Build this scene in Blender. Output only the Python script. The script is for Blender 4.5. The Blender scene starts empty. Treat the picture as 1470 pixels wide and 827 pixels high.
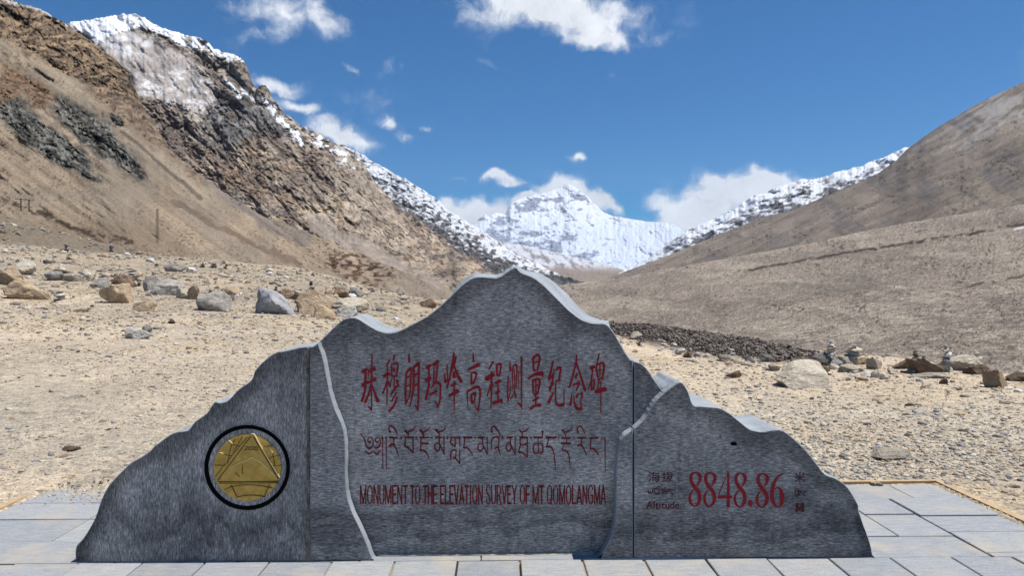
import bpy, bmesh, math, random
import numpy as np
from mathutils import Vector, Matrix, noise as mnoise

random.seed(7); RNG = np.random.default_rng(11)
scn = bpy.context.scene
COL = scn.collection

# ------------------------------------------------------------------ camera
F_PX = 1050.0; CX, CY = 735.0, 413.5
CAM = np.array([0.0, 0.0, 1.6])
YAW = math.atan(20/F_PX); PITCH = math.atan(5.5/F_PX)
FWD = np.array([math.sin(YAW)*math.cos(PITCH), math.cos(YAW)*math.cos(PITCH), -math.sin(PITCH)])
RGT = np.array([math.cos(YAW), -math.sin(YAW), 0.0])
UP = np.cross(RGT, FWD)
cam = bpy.data.cameras.new('camera'); cam.sensor_width = 36.0; cam.lens = 36*F_PX/1470
cam.clip_start = 0.05; cam.clip_end = 120000
camo = bpy.data.objects.new('camera', cam); COL.objects.link(camo)
camo.matrix_world = Matrix([[RGT[0], UP[0], -FWD[0], CAM[0]], [RGT[1], UP[1], -FWD[1], CAM[1]], [RGT[2], UP[2], -FWD[2], CAM[2]], [0, 0, 0, 1]])
scn.camera = camo

def ray(px, py):
    px = np.asarray(px, float); py = np.asarray(py, float)
    a = (px-CX)/F_PX; b = -(py-CY)/F_PX
    return FWD + a[..., None]*RGT + b[..., None]*UP
def at_y(px, py, Y):                       # point of the sight line in the plane y = Y
    d = ray(px, py); return CAM + d*(Y/d[..., 1])[..., None]

# ------------------------------------------------------------------ light
SUN_EL, SUN_AZ = math.radians(68), math.radians(1.5)     # azimuth measured from +X towards +Y
sunv = Vector((math.cos(SUN_EL)*math.cos(SUN_AZ), math.cos(SUN_EL)*math.sin(SUN_AZ), math.sin(SUN_EL)))
sl = bpy.data.lights.new('sun', 'SUN'); sl.energy = 4.9; sl.angle = math.radians(0.5); sl.color = (1.0, 0.96, 0.89)
so = bpy.data.objects.new('sun', sl); COL.objects.link(so)
so.rotation_euler = sunv.to_track_quat('Z', 'Y').to_euler()
scn.view_settings.view_transform = 'Standard'; scn.view_settings.look = 'None'
scn.view_settings.exposure = 0.40; scn.view_settings.gamma = 1.0; scn.view_settings.use_curve_mapping = False
scn.cycles.max_bounces = 6; scn.cycles.diffuse_bounces = 3

def nmath(nt, op, a, b=None, c=None, clamp=False):
    n = nt.nodes.new('ShaderNodeMath'); n.operation = op; n.use_clamp = clamp
    for i, v in enumerate((a, b, c)):
        if v is None: continue
        if isinstance(v, (int, float)): n.inputs[i].default_value = v
        else: nt.links.new(v, n.inputs[i])
    return n.outputs[0]

world = bpy.data.worlds.new('World'); scn.world = world; world.use_nodes = True
nt = world.node_tree; nt.nodes.clear(); LK = nt.links.new
SKY_STRENGTH = 0.078
sky = nt.nodes.new('ShaderNodeTexSky'); sky.sky_type = 'NISHITA'; sky.sun_disc = False
sky.sun_elevation = SUN_EL; sky.sun_rotation = math.pi/2 - SUN_AZ
sky.altitude = 3600; sky.air_density = 1.15; sky.dust_density = 0.0; sky.ozone_density = 4.0
geo = nt.nodes.new('ShaderNodeTexCoord'); sep = nt.nodes.new('ShaderNodeSeparateXYZ')
LK(geo.outputs['Generated'], sep.inputs[0])
nz = nt.nodes.new('ShaderNodeTexNoise'); nz.inputs['Scale'].default_value = 16; nz.inputs['Detail'].default_value = 9; nz.inputs['Roughness'].default_value = 0.62
nw = nt.nodes.new('ShaderNodeTexNoise'); nw.inputs['Scale'].default_value = 26; nw.inputs['Detail'].default_value = 4
LK(geo.outputs['Generated'], nw.inputs['Vector'])
vs = nt.nodes.new('ShaderNodeVectorMath'); vs.operation = 'SUBTRACT'; LK(nw.outputs['Color'], vs.inputs[0]); vs.inputs[1].default_value = (.5, .5, .5)
vm = nt.nodes.new('ShaderNodeVectorMath'); vm.operation = 'MULTIPLY_ADD'; LK(vs.outputs[0], vm.inputs[0]); vm.inputs[1].default_value = (.045, .045, .045); LK(geo.outputs['Generated'], vm.inputs[2])
LK(vm.outputs[0], nz.inputs['Vector'])
sep2 = nt.nodes.new('ShaderNodeSeparateXYZ'); LK(vm.outputs[0], sep2.inputs[0])
ya = nmath(nt, 'MAXIMUM', nmath(nt, 'ABSOLUTE', sep2.outputs[1]), 0.05)
U = nmath(nt, 'DIVIDE', sep2.outputs[0], ya); V = nmath(nt, 'DIVIDE', sep2.outputs[2], ya)
# clouds: centre (u, v) as tangents of direction, half sizes, tilt, strength
def uv(px, py):
    d = ray(px, py); return float(d[0]/d[1]), float(d[2]/d[1])
CLOUDS = [(790, 12, 130, 46, 8, 1.15), (850, 54, 78, 26, 15, .95), (700, 10, 70, 30, 0, .8), (930, 55, 55, 16, 0, .58),
          (390, 10, 130, 34, 10, .70), (465, 24, 62, 30, 25, .74), (372, 50, 62, 18, -20, .60), (508, 98, 22, 10, 30, .85), (552, 96, 60, 22, 0, .54), (535, 140, 50, 26, 0, .44),
          (563, 178, 24, 11, 20, .85), (578, 193, 20, 10, 20, .75), (608, 183, 13, 9, 0, .85), (395, 122, 45, 13, 5, .85), (432, 152, 40, 12, 10, .85), (488, 192, 42, 20, 25, 1.1),
          (720, 256, 36, 10, -3, .95), (768, 248, 26, 8, 0, .5), (835, 228, 17, 7, 5, .85), (725, 88, 38, 10, -8, .52), (662, 258, 16, 6, 10, .65),
          (690, 308, 75, 24, -8, 1.25), (752, 290, 45, 17, -20, 1.2), (812, 275, 58, 18, 5, 1.35), (866, 290, 32, 20, 30, 1.2), (650, 302, 42, 20, 0, .95),
          (1060, 275, 75, 26, -4, 1.4), (1110, 265, 65, 20, 3, 1.2), (960, 292, 55, 20, 0, .75), (1000, 305, 70, 26, -10, 1.3), (870, 108, 22, 6, 0, .42), (905, 110, 22, 5, 0, .4), (890, 320, 40, 14, 0, .5),
          (1650, 60, 160, 50, 0, .9), (1900, 220, 200, 50, 0, .9), (-300, 60, 160, 50, 0, .9), (-700, 150, 200, 60, 0, .9), (200, -300, 240, 70, 0, .8), (1200, -350, 260, 60, 0, .8), (700, -900, 500, 160, 0, .7)]
acc = None
for (px, py, a, b, ang, st) in CLOUDS:
    u0, v0 = uv(px, py); a /= F_PX; b /= F_PX; t = math.radians(-ang)
    du = nmath(nt, 'SUBTRACT', U, u0); dv = nmath(nt, 'SUBTRACT', V, v0)
    p = nmath(nt, 'MULTIPLY_ADD', dv, math.sin(t)/a, nmath(nt, 'MULTIPLY', du, math.cos(t)/a))
    q = nmath(nt, 'MULTIPLY_ADD', dv, math.cos(t)/b, nmath(nt, 'MULTIPLY', du, -math.sin(t)/b))
    r2 = nmath(nt, 'MULTIPLY_ADD', p, p, nmath(nt, 'MULTIPLY', q, q))
    g = nmath(nt, 'MULTIPLY', nmath(nt, 'EXPONENT', nmath(nt, 'MULTIPLY', r2, -0.75)), st)
    acc = g if acc is None else nmath(nt, 'SMOOTH_MAX', acc, g, 0.12)
nn = nmath(nt, 'SUBTRACT', nz.outputs['Fac'], 0.5)
dens = nmath(nt, 'ADD', nmath(nt, 'MULTIPLY_ADD', nn, 2.6, -0.30), acc)
dens = nmath(nt, 'MULTIPLY', dens, acc)
cov = nt.nodes.new('ShaderNodeMapRange'); cov.interpolation_type = 'SMOOTHSTEP'; LK(dens, cov.inputs[0]); cov.inputs[1].default_value = 0.0; cov.inputs[2].default_value = 0.62; cov.inputs[4].default_value = 0.96
up = nmath(nt, 'GREATER_THAN', sep.outputs[2], 0.0)
fac = nmath(nt, 'MULTIPLY', cov.outputs[0], up)
tone = nt.nodes.new('ShaderNodeMapRange'); LK(nz.outputs['Fac'], tone.inputs[0]); tone.inputs[1].default_value = .35; tone.inputs[2].default_value = .68; tone.inputs[3].default_value = .74; tone.inputs[4].default_value = 1.0
cc = nt.nodes.new('ShaderNodeVectorMath'); cc.operation = 'SCALE'; cc.inputs[0].default_value = (10.6, 10.9, 11.4); LK(tone.outputs[0], cc.inputs['Scale'])
hsv = nt.nodes.new('ShaderNodeHueSaturation'); hsv.inputs['Saturation'].default_value = 1.72; hsv.inputs['Value'].default_value = 1.0; LK(sky.outputs[0], hsv.inputs['Color'])
mx = nt.nodes.new('ShaderNodeMix'); mx.data_type = 'RGBA'; LK(fac, mx.inputs[0]); LK(hsv.outputs[0], mx.inputs[6]); LK(cc.outputs[0], mx.inputs[7])
bg = nt.nodes.new('ShaderNodeBackground'); bg.inputs[1].default_value = SKY_STRENGTH
wo = nt.nodes.new('ShaderNodeOutputWorld'); LK(mx.outputs[2], bg.inputs[0]); LK(bg.outputs[0], wo.inputs[0])

# ------------------------------------------------------------------ numpy noise
def _h(ix, iy, iz):
    n = (ix.astype(np.int64)*374761393 + iy.astype(np.int64)*668265263 + iz.astype(np.int64)*2147483647) & 0xffffffff
    n = ((n ^ (n >> 13))*1274126177) & 0xffffffff
    n = ((n ^ (n >> 15))*2246822519) & 0xffffffff
    return ((n ^ (n >> 16)) & 0xffffff)/float(0xffffff)
def vn(x, y, z=0.0):
    x, y, z = np.broadcast_arrays(np.asarray(x, float), np.asarray(y, float), np.asarray(z, float))
    ix, iy, iz = np.floor(x), np.floor(y), np.floor(z)
    fx, fy, fz = x-ix, y-iy, z-iz
    fx = fx*fx*(3-2*fx); fy = fy*fy*(3-2*fy)
    r = 0
    a = _h(ix, iy, iz); b = _h(ix+1, iy, iz); c = _h(ix, iy+1, iz); d = _h(ix+1, iy+1, iz)
    return (a*(1-fx)+b*fx)*(1-fy)+(c*(1-fx)+d*fx)*fy
def fbm(x, y, s=0, o=5, g=.5, ridge=False):
    t = 0; amp = 1; tot = 0; c, sn = math.cos(.65), math.sin(.65)
    for i in range(o):
        n = vn(x, y, s*13+i*7+.0)
        if ridge: n = 1-abs(2*n-1)
        t = t+amp*n; tot += amp; amp *= g
        x, y = (x*c-y*sn)*2.03+5.1, (x*sn+y*c)*2.03+9.7
    return t/tot                                # 0..1
def sstep(a, b, x):
    t = np.clip((x-a)/(b-a), 0, 1); return t*t*(3-2*t)
def mixc(a, b, m):
    a = np.asarray(a, float); b = np.asarray(b, float); return a*(1-m[:, None])+b*m[:, None]
def seg_dist(x, y, poly, closed):
    P = np.array(poly, float); Q = np.roll(P, -1, 0)
    if not closed: P, Q = P[:-1], Q[:-1]
    best = np.full(x.shape, 1e9)
    for p, q in zip(P, Q):
        d = q-p; L = max((d*d).sum(), 1e-9)
        t = np.clip(((x-p[0])*d[0]+(y-p[1])*d[1])/L, 0, 1)
        best = np.minimum(best, np.hypot(x-p[0]-t*d[0], y-p[1]-t*d[1]))
    return best
def pmask(x, y, poly, soft=6, warp=8, seed=0):
    wx = (fbm(x/18, y/18, seed+31, 4)-.5)*2*warp; wy = (fbm(x/18, y/18, seed+57, 4)-.5)*2*warp
    X, Y = x+wx, y+wy
    ins = np.zeros(x.shape, bool); P = poly; n = len(P)
    for i in range(n):
        (x1, y1), (x2, y2) = P[i], P[(i+1) % n]
        if y1 == y2: continue
        c = ((y1 > Y) != (y2 > Y)) & (X < (x2-x1)*(Y-y1)/(y2-y1)+x1)
        ins ^= c
    d = seg_dist(X, Y, poly, True); d = np.where(ins, -d, d)
    return sstep(soft, -soft, d)
def lmask(x, y, line, w, warp=4, seed=0):
    wx = (fbm(x/12, y/12, seed+31, 4)-.5)*2*warp; wy = (fbm(x/12, y/12, seed+57, 4)-.5)*2*warp
    d = seg_dist(x+wx, y+wy, line, False); return sstep(w, w*.4, d)
def s2l(c):
    c = np.asarray(c, float)/255.0
    return np.where(c <= .04045, c/12.92, ((c+.055)/1.055)**2.4)
K_ALB = 0.62
def T(r, g, b, k=K_ALB):                         # albedo from the tone a sunlit surface of it has in daylight
    v = s2l((r, g, b))*k; return (float(v[0]), float(v[1]), float(v[2]), 1)

# ------------------------------------------------------------------ materials
def new_mat(name, rough=.9, spec=.2):
    m = bpy.data.materials.new(name); m.use_nodes = True; n = m.node_tree
    b = n.nodes['Principled BSDF']; b.inputs['Roughness'].default_value = rough; b.inputs['Specular IOR Level'].default_value = spec
    return m, n, b
def tex_noise(n, vec, scale, detail=4, rough=.55):
    t = n.nodes.new('ShaderNodeTexNoise'); t.inputs['Scale'].default_value = scale; t.inputs['Detail'].default_value = detail; t.inputs['Roughness'].default_value = rough
    if vec is not None: n.links.new(vec, t.inputs['Vector'])
    return t
def ramp(n, f, pts):
    r = n.nodes.new('ShaderNodeValToRGB'); n.links.new(f, r.inputs[0]); e = r.color_ramp.elements
    while len(e) < len(pts): e.new(.5)
    for i, (p, c) in enumerate(pts): e[i].position = p; e[i].color = c if len(c) == 4 else (*c, 1)
    return r.outputs[0]
def mixmul(n, a, b, f=1.0, mode='MULTIPLY'):
    m = n.nodes.new('ShaderNodeMix'); m.data_type = 'RGBA'; m.blend_type = mode
    if isinstance(f, (int, float)): m.inputs[0].default_value = f
    else: n.links.new(f, m.inputs[0])
    for k, v in ((6, a), (7, b)):
        if isinstance(v, tuple): m.inputs[k].default_value = v
        else: n.links.new(v, m.inputs[k])
    return m.outputs[2]
def bump(n, b, h, strength, dist):
    k = n.nodes.new('ShaderNodeBump'); k.inputs['Strength'].default_value = strength; k.inputs['Distance'].default_value = dist
    n.links.new(h, k.inputs['Height']); n.links.new(k.outputs[0], b.inputs['Normal'])
def terrain_mat(name, cell, contrast=.35, bstr=.6):
    """vertex colour of the rock and scree, broken up by grains about `cell` metres wide"""
    m, n, b = new_mat(name, .95, .1)
    at = n.nodes.new('ShaderNodeAttribute'); at.attribute_name = 'Col'
    tc = n.nodes.new('ShaderNodeTexCoord')
    t1 = tex_noise(n, tc.outputs['Object'], 1/cell, 5, .7)
    lo, hi = 1-contrast, 1+contrast
    c = mixmul(n, at.outputs['Color'], ramp(n, t1.outputs['Fac'], [(.3, (lo, lo, lo)), (.7, (hi, hi, hi))]))
    n.links.new(c, b.inputs['Base Color']); bump(n, b, t1.outputs['Fac'], bstr, cell*.8)
    return m
def rock_mat(name, c1, c2, scale=6.0, veins=None, bd=.035):
    m, n, b = new_mat(name, .9, .2)
    tc = n.nodes.new('ShaderNodeTexCoord')
    oi = n.nodes.new('ShaderNodeObjectInfo')
    t1 = tex_noise(n, tc.outputs['Object'], scale, 6, .65); t2 = tex_noise(n, tc.outputs['Object'], scale*7, 4, .7)
    c = ramp(n, t1.outputs['Fac'], [(.35, c1), (.62, c2)])
    c = mixmul(n, c, ramp(n, t2.outputs['Fac'], [(.3, (.72, .72, .72)), (.7, (1.22, 1.2, 1.18))]))
    c = mixmul(n, c, ramp(n, oi.outputs['Random'], [(0, (.85, .84, .83)), (1, (1.15, 1.13, 1.1))]))
    n.links.new(c, b.inputs['Base Color']); t3 = tex_noise(n, tc.outputs['Object'], scale*2.2, 5, .75); hh_ = nmath(n, 'MULTIPLY_ADD', t3.outputs['Fac'], 3.0, t2.outputs['Fac']); bump(n, b, hh_, 1.0, bd)
    return m

# ------------------------------------------------------------------ object helpers
def mesh_obj(name, verts, faces, mat=None, parent=None, smooth=False):
    me = bpy.data.meshes.new(name); me.from_pydata([tuple(v) for v in verts], [], faces); me.update()
    o = bpy.data.objects.new(name, me); COL.objects.link(o)
    if mat: me.materials.append(mat)
    if smooth: me.shade_smooth()
    if parent: o.parent = parent
    return o
def np_mesh(name, V, Fq, colors=None, mat=None, smooth=False):
    me = bpy.data.meshes.new(name); V = np.ascontiguousarray(V, dtype=np.float32); Fq = np.ascontiguousarray(Fq, dtype=np.int32)
    k = Fq.shape[1]
    me.vertices.add(len(V)); me.vertices.foreach_set('co', V.ravel())
    me.loops.add(Fq.size); me.loops.foreach_set('vertex_index', Fq.ravel())
    me.polygons.add(len(Fq)); me.polygons.foreach_set('loop_start', np.arange(0, Fq.size, k, dtype=np.int32))
    me.update(calc_edges=True)
    if colors is not None:
        a = me.color_attributes.new('Col', 'FLOAT_COLOR', 'POINT')
        c = np.ones((len(V), 4), np.float32); c[:, :3] = colors; a.data.foreach_set('color', c.ravel())
    if mat: me.materials.append(mat)
    if smooth: me.shade_smooth()
    o = bpy.data.objects.new(name, me); COL.objects.link(o); return o
def tag(o, label=None, cat=None, group=None, kind=None):
    for k, v in (('label', label), ('category', cat), ('group', group), ('kind', kind)):
        if v: o[k] = v
    return o
def empty(name, loc=(0, 0, 0)):
    o = bpy.data.objects.new(name, None); o.location = loc; o.empty_display_size = .2; COL.objects.link(o); return o
def gridq(nr, nc):
    i = np.arange(nr*nc).reshape(nr, nc)
    return np.stack([i[:-1, :-1], i[:-1, 1:], i[1:, 1:], i[1:, :-1]], -1).reshape(-1, 4)

# ------------------------------------------------------------------ mountains
def itp(pts, x):
    P = np.array(pts, float); return np.interp(x, P[:, 0], P[:, 1])
SURF = {}
def layer(name, xs, sky_, base_, db, ds, ny, color, disp, mat, jag=0, jagf=9, gexp=1.0, label=None, seed=0, depthfn=None, vexp=1.0):
    nx = len(xs); v = np.linspace(0, 1, ny)**vexp
    ys = itp(sky_, xs)+jag*(fbm(xs/jagf, xs*0, seed+3, 5, .6)-.5)*2; yb = itp(base_, xs)
    X = np.broadcast_to(xs, (ny, nx)); Vv = v[:, None]; Y = yb+(ys-yb)*Vv
    if depthfn is not None: D = depthfn(X, Y)
    else: D = np.exp(np.log(itp(db, xs))*(1-Vv**gexp)+np.log(itp(ds, xs))*Vv**gexp)
    x = X.ravel(); y = Y.ravel(); D = D.ravel()*(1+disp(x, y))
    P = CAM+ray(x, y)*D[:, None]
    c = s2l(np.clip(color(x, y), 0, 284))*K_ALB
    P = P.reshape(ny, nx, 3); c = c.reshape(ny, nx, 3); Dd = D.reshape(ny, nx)
    dr = P[-1]-CAM; b1 = P[-1]+dr*.06-np.stack([0*Dd[-1], 0*Dd[-1], .02*Dd[-1]], -1); b2 = P[-1]+dr*.5-np.stack([0*Dd[-1], 0*Dd[-1], .35*Dd[-1]], -1)
    P = np.concatenate([P, b1[None], b2[None]]); c = np.concatenate([c, c[-1:], c[-1:]])
    o = np_mesh(name, P.reshape(-1, 3), gridq(ny+2, nx), c.reshape(-1, 3), mat, smooth=True)
    tag(o, label, kind='structure'); SURF[name] = (xs, P, ny)
    return o
def grid_x(a, i0, i1, b, n, nout=24):
    return np.concatenate([np.linspace(a, i0, nout, endpoint=False), np.linspace(i0, i1, n), np.linspace(i1, b, nout+1)[1:]])

def strata(x, y, ang=0.0, s=1.0, seed=0):
    """layered broken rock: returns tone 0..1 and crack 0..1"""
    w = (fbm(x/(45*s), y/(45*s), seed, 4)-.5)*60*s
    c, sn = math.cos(ang), math.sin(ang); u = x*c+y*sn; t = -x*sn+y*c+w*.5
    a = fbm(u/(16*s), t/(4.2*s), seed+1, 5, .6); b = fbm(u/(5*s), t/(1.7*s), seed+2, 4, .6)
    cr = fbm(u/(11*s), t/(4.5*s), seed+4, 4, .55, True)
    return np.clip(.6*a+.4*b, 0, 1), sstep(.74, .86, cr)
def rockcol(x, y, dark, mid, lite, ang=0, s=1.0, seed=0, contrast=1.0):
    t, cr = strata(x, y, ang, s, seed); t = np.clip((t-.5)*2.9*contrast+.5, 0, 1)
    c = np.where((t < .5)[:, None], np.array(dark)+(np.array(mid)-dark)*(t*2)[:, None], np.array(mid)+(np.array(lite)-mid)*((t-.5)*2)[:, None])
    return c*(1-.55*cr)[:, None]
def scree(x, y, c, ang=.62, seed=0, amt=.10, speck=.12):
    cs, sn = math.cos(ang), math.sin(ang); u = x*cs+y*sn; t = -x*sn+y*cs
    n = fbm(u/70, t/5, seed, 4, .6)-.5; m = fbm(u/25, t/25, seed+5, 3)-.5; f = fbm(x/1.6, y/1.1, seed+9, 2, .8)-.5
    sp = sstep(.70, .80, vn(x/2.4, y/1.5, seed+77)*.7+.3*vn(x/20, y/20, seed+78))
    k = 1+amt*3*n+amt*1.6*m+speck*1.8*f
    c = np.broadcast_to(np.array(c, float), (len(x), 3))
    return c*k[:, None]*(1-.35*sp*(speck > .1))[:, None]

# --- near hillside on the left
CREST = [(100, 190), (165, 236), (182, 248), (233, 280), (280, 302), (327, 325), (393, 364), (443, 386), (520, 410)]
CLIFF = [(-60, -80), (20, -5), (50, 10), (90, 28), (130, 58), (165, 83), (185, 106), (200, 133), (204, 146), (150, 132), (110, 112), (67, 90), (17, 60), (-60, 30)]
BAND_A = [(-80, 90), (0, 139), (23, 144), (48, 164), (64, 177), (81, 187), (104, 204), (124, 224), (128, 235), (149, 259), (139, 260), (116, 251), (77, 231), (39, 204), (0, 170), (-80, 120)]
BAND_B = [(72, 133), (87, 137), (108, 150), (133, 160), (145, 173), (159, 172), (162, 193), (178, 210), (193, 224), (211, 255), (201, 258), (174, 243), (135, 220), (108, 193), (83, 173), (70, 150)]
BAND_C = [(157, 161), (170, 165), (177, 178), (166, 182)]
REDROCK = [(120, 118), (160, 132), (205, 140), (225, 168), (262, 212), (300, 258), (290, 262), (240, 222), (190, 180), (150, 152), (120, 135)]
SLOPEROCK = [(0, 85), (30, 100), (60, 118), (80, 140), (60, 150), (30, 128), (20, 140), (0, 150)]
RUBBLE = [(462, 372), (480, 362), (520, 360), (560, 372), (575, 388), (545, 408), (500, 400), (470, 388)]
def masksL1(x, y):
    cliff = pmask(x, y, CLIFF, 5, 8, 1); a = np.maximum(pmask(x, y, BAND_A, 5, 8, 2), pmask(x, y, BAND_B, 5, 8, 3))
    a = np.maximum(a, pmask(x, y, BAND_C, 3, 4, 4)); red = pmask(x, y, REDROCK, 8, 10, 5)
    sl = pmask(x, y, SLOPEROCK, 6, 8, 6)
    return cliff, a, red, sl
def colL1(x, y):
    cliff, a, red, sl = masksL1(x, y)
    near = seg_sign(x, y, CREST)
    c = scree(x, y, (166, 148, 127), .62, 3, .14, .16)
    fu = x*.78+y*.62; ft = -x*.62+y*.78; oc = fbm(fu/38, ft/10, 181, 5, .6)+.05*sstep(250, 120, y); c = mixc(c, rockcol(x, y, (84, 70, 60), (126, 110, 94), (168, 148, 124), .6, .6, 182), sstep(.57, .66, oc)*sstep(300, 240, y)*sstep(330, 240, x)*.8)
    g = sstep(-.05, .25, fbm(x/60, y/40, 8, 3)-.45); c = mixc(c, scree(x, y, (154, 142, 126), .62, 4, .1, .14), g*.7)
    c = mixc(c, scree(x, y, (180, 165, 142), .7, 5, .1, .14), pmask(x, y, [(60, 90), (100, 105), (160, 150), (200, 190), (260, 240), (330, 300), (300, 292), (210, 225), (150, 165), (90, 128)], 9, 8, 9)*.7)
    low = sstep(300, 335, y)*sstep(330, 150, x); c = mixc(c, scree(x, y, (148, 129, 109), .5, 6, .06, .12), low*.75)
    c = mixc(c, scree(x, y, (138, 128, 120), .66, 7, .12, .15), lmask(x, y, [(300, 258), (350, 297), (400, 330), (440, 345)], 12, 8, 3)*.8)
    c = mixc(c, scree(x, y, (122, 104, 90), .6, 8, .1, .14), lmask(x, y, [(250, 289), (315, 327), (372, 354), (430, 378)], 6, 6, 4)*.7)
    c = mixc(c, scree(x, y, (112, 100, 90), .62, 9, .1, .15), lmask(x, y, [(172, 188), (213, 217), (245, 250), (290, 285)], 3.5, 4, 6)*.8)
    c = mixc(c, rockcol(x, y, (92, 76, 66), (142, 121, 104), (184, 160, 132), .35, .8, 11), red*.8)
    c = mixc(c, rockcol(x, y, (82, 70, 60), (138, 118, 98), (194, 166, 130), .08, .9, 12), cliff)
    halo = np.maximum(pmask(x, y+4, BAND_A, 20, 14, 171), pmask(x-3, y, BAND_B, 20, 14, 172)); c = mixc(c, rockcol(x, y, (88, 80, 72), (126, 114, 100), (162, 146, 126), .7, .7, 173), halo*sstep(.38, .56, fbm(x/14, y/9, 174, 4))*.8)
    c = mixc(c, rockcol(x, y, (54, 53, 50), (98, 96, 90), (150, 147, 138), .75, .8, 13, 1.35), a)
    c = mixc(c, rockcol(x, y, (84, 64, 50), (130, 103, 82), (168, 140, 110), .4, .7, 14), sl*.8)
    r = pmask(x, y, RUBBLE, 8, 16, 15)*sstep(.46, .60, fbm(x/6, y/3, 16, 4)); c = mixc(c, rockcol(x, y, (58, 44, 38), (98, 76, 62), (140, 112, 92), .1, .5, 17), r)
    c = mixc(c, scree(x, y, (150, 136, 124), .55, 18, .08, .2), sstep(560, 620, x)*.7)
    d = lmask(x, y, [(0, 288), (45, 300), (95, 322), (150, 340), (190, 348)], 5, 6, 5)*sstep(.3, .55, fbm(x/7, y/3, 5, 4)); c = mixc(c, (72, 60, 50), d*.9)
    # snow dusting at the very top left
    c = mixc(c, (232, 232, 236), pmask(x, y, [(-60, -90), (40, -20), (90, 22), (120, 46), (95, 40), (50, 12), (15, 6), (-60, -30)], 3, 5, 19)*sstep(.48, .6, fbm(x/8, y/4, 20, 4))*.8)
    return c
def seg_sign(x, y, line):
    P = np.array(line, float); return y-np.interp(x, P[:, 0], P[:, 1])
def dispL1(x, y):
    cliff, a, red, sl = masksL1(x, y); t, cr = strata(x, y, .5, .9, 12)
    rk = np.maximum(np.maximum(cliff, a), np.maximum(red*.6, sl*.6))
    big = (fbm(x/40, y/30, 22, 4)-.5)
    s = seg_sign(x, y, CREST)
    d = -.10*sstep(-2, 30, s)*sstep(90, 200, x)+.05*sstep(0, -22, s)*sstep(-60, -22, s)*0
    cs, sn = math.cos(.62), math.sin(.62); u = x*cs+y*sn; tt = -x*sn+y*cs
    gully = (fbm(u/90, tt/14, 21, 4, .5)-.5)*.06+(fbm(u/120, tt/34, 23, 3, .5, True)-.5)*.05
    return d+gully+rk*(-.012+.07*big+.026*(t-.5)+.012*cr)+.003*(fbm(x/2, y/1.4, 25, 2)-.5)
M_TL1 = terrain_mat('hillside_rock_and_scree', 1.3, .30, .8)
layer('hillside', grid_x(-700, -30, 660, 700, 540, 16), [(-700, -480), (-60, -62), (0, -14), (20, 0), (50, 10), (90, 30), (130, 59), (165, 83), (185, 107), (196, 132), (208, 156), (230, 192), (250, 220), (302, 262), (380, 312), (446, 335), (509, 360), (560, 383), (610, 404), (660, 430), (700, 450)],
      [(-700, 420), (0, 420), (300, 420), (450, 440), (600, 470), (700, 490)], [(-700, 190), (0, 200), (300, 260), (640, 330)], [(-700, 800), (0, 900), (200, 1000), (380, 760), (640, 480)], 260, colL1, dispL1, M_TL1, jag=3, jagf=14, gexp=1.0, seed=1)

# --- main rocky mountain
SKY2 = [(40, 60), (80, 38), (104, 31), (140, 25), (190, 19), (206, 26), (225, 37), (240, 42), (262, 50), (285, 55), (300, 60), (307, 68), (330, 76), (350, 84), (356, 98), (362, 116), (367, 126), (372, 124), (380, 123), (386, 127), (392, 140), (402, 155), (415, 168), (430, 180), (450, 188), (470, 200), (490, 210), (510, 219), (527, 242), (540, 264), (559, 282), (571, 297), (586, 309), (608, 320), (620, 335), (635, 350), (669, 370), (694, 387), (740, 415), (800, 440)]
SNOWTOP = [(90, 30), (190, 12), (215, 26), (260, 44), (300, 56), (345, 80), (330, 90), (300, 76), (262, 66), (235, 52), (205, 38), (185, 44), (155, 52), (140, 62), (120, 48)]
PALE = [(130, 50), (155, 50), (190, 44), (225, 58), (252, 70), (275, 85), (292, 108), (305, 140), (292, 165), (268, 152), (235, 145), (205, 140), (180, 105)]
GREYR = [(285, 150), (310, 135), (345, 140), (385, 150), (420, 185), (430, 205), (395, 210), (380, 235), (330, 250), (310, 215), (290, 180)]
LOWTAN = [(360, 210), (430, 200), (520, 240), (600, 318), (690, 390), (600, 400), (520, 345), (430, 330), (350, 280), (280, 240), (290, 225)]
GREYSC = [(440, 305), (475, 318), (520, 345), (580, 378), (640, 410), (640, 440), (560, 410), (480, 350), (450, 330)]
def snowL2(x, y):
    s = pmask(x, y, SNOWTOP, 2.5, 4, 41)
    rk = sstep(.56, .64, fbm(x/10, y/7, 42, 5, .6))*sstep(165, 200, x)*.9
    s = s*(1-rk)
    dust = pmask(x, y, [(195, 110), (240, 100), (300, 105), (308, 150), (292, 166), (262, 156), (225, 142), (203, 136)], 10, 10, 43)
    s2 = dust*sstep(.46, .70, fbm(x/10+y/30, y/5-x/18, 44, 6, .72))*.75
    s3 = .75*pmask(x, y, [(140, 58), (185, 46), (222, 58), (205, 82), (175, 86), (160, 78)], 8, 6, 45)*sstep(.38, .6, fbm(x/14, y/7, 46, 5))*.8
    s4 = np.maximum(lmask(x, y, [(320, 114), (334, 126), (344, 138)], 5, 3, 47), lmask(x, y, [(352, 129), (368, 140), (385, 148), (396, 165), (408, 178), (425, 190), (432, 205)], 6.5, 5, 48))
    s4 = s4*sstep(.36, .48, fbm(x/7, y/5, 49, 4))
    s5 = lmask(x, y, [(430, 190), (460, 206), (490, 225), (520, 240)], 15, 8, 50)*sstep(.56, .62, fbm(x/9, y/6, 51, 5, .6))
    s5 = np.maximum(s5, lmask(x, y, [(300, 64), (330, 78), (350, 86)], 5, 3, 52)*sstep(.45, .55, fbm(x/6, y/4, 53, 4)))
    return np.maximum.reduce([s, s2, s3, s4, s5])
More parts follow.
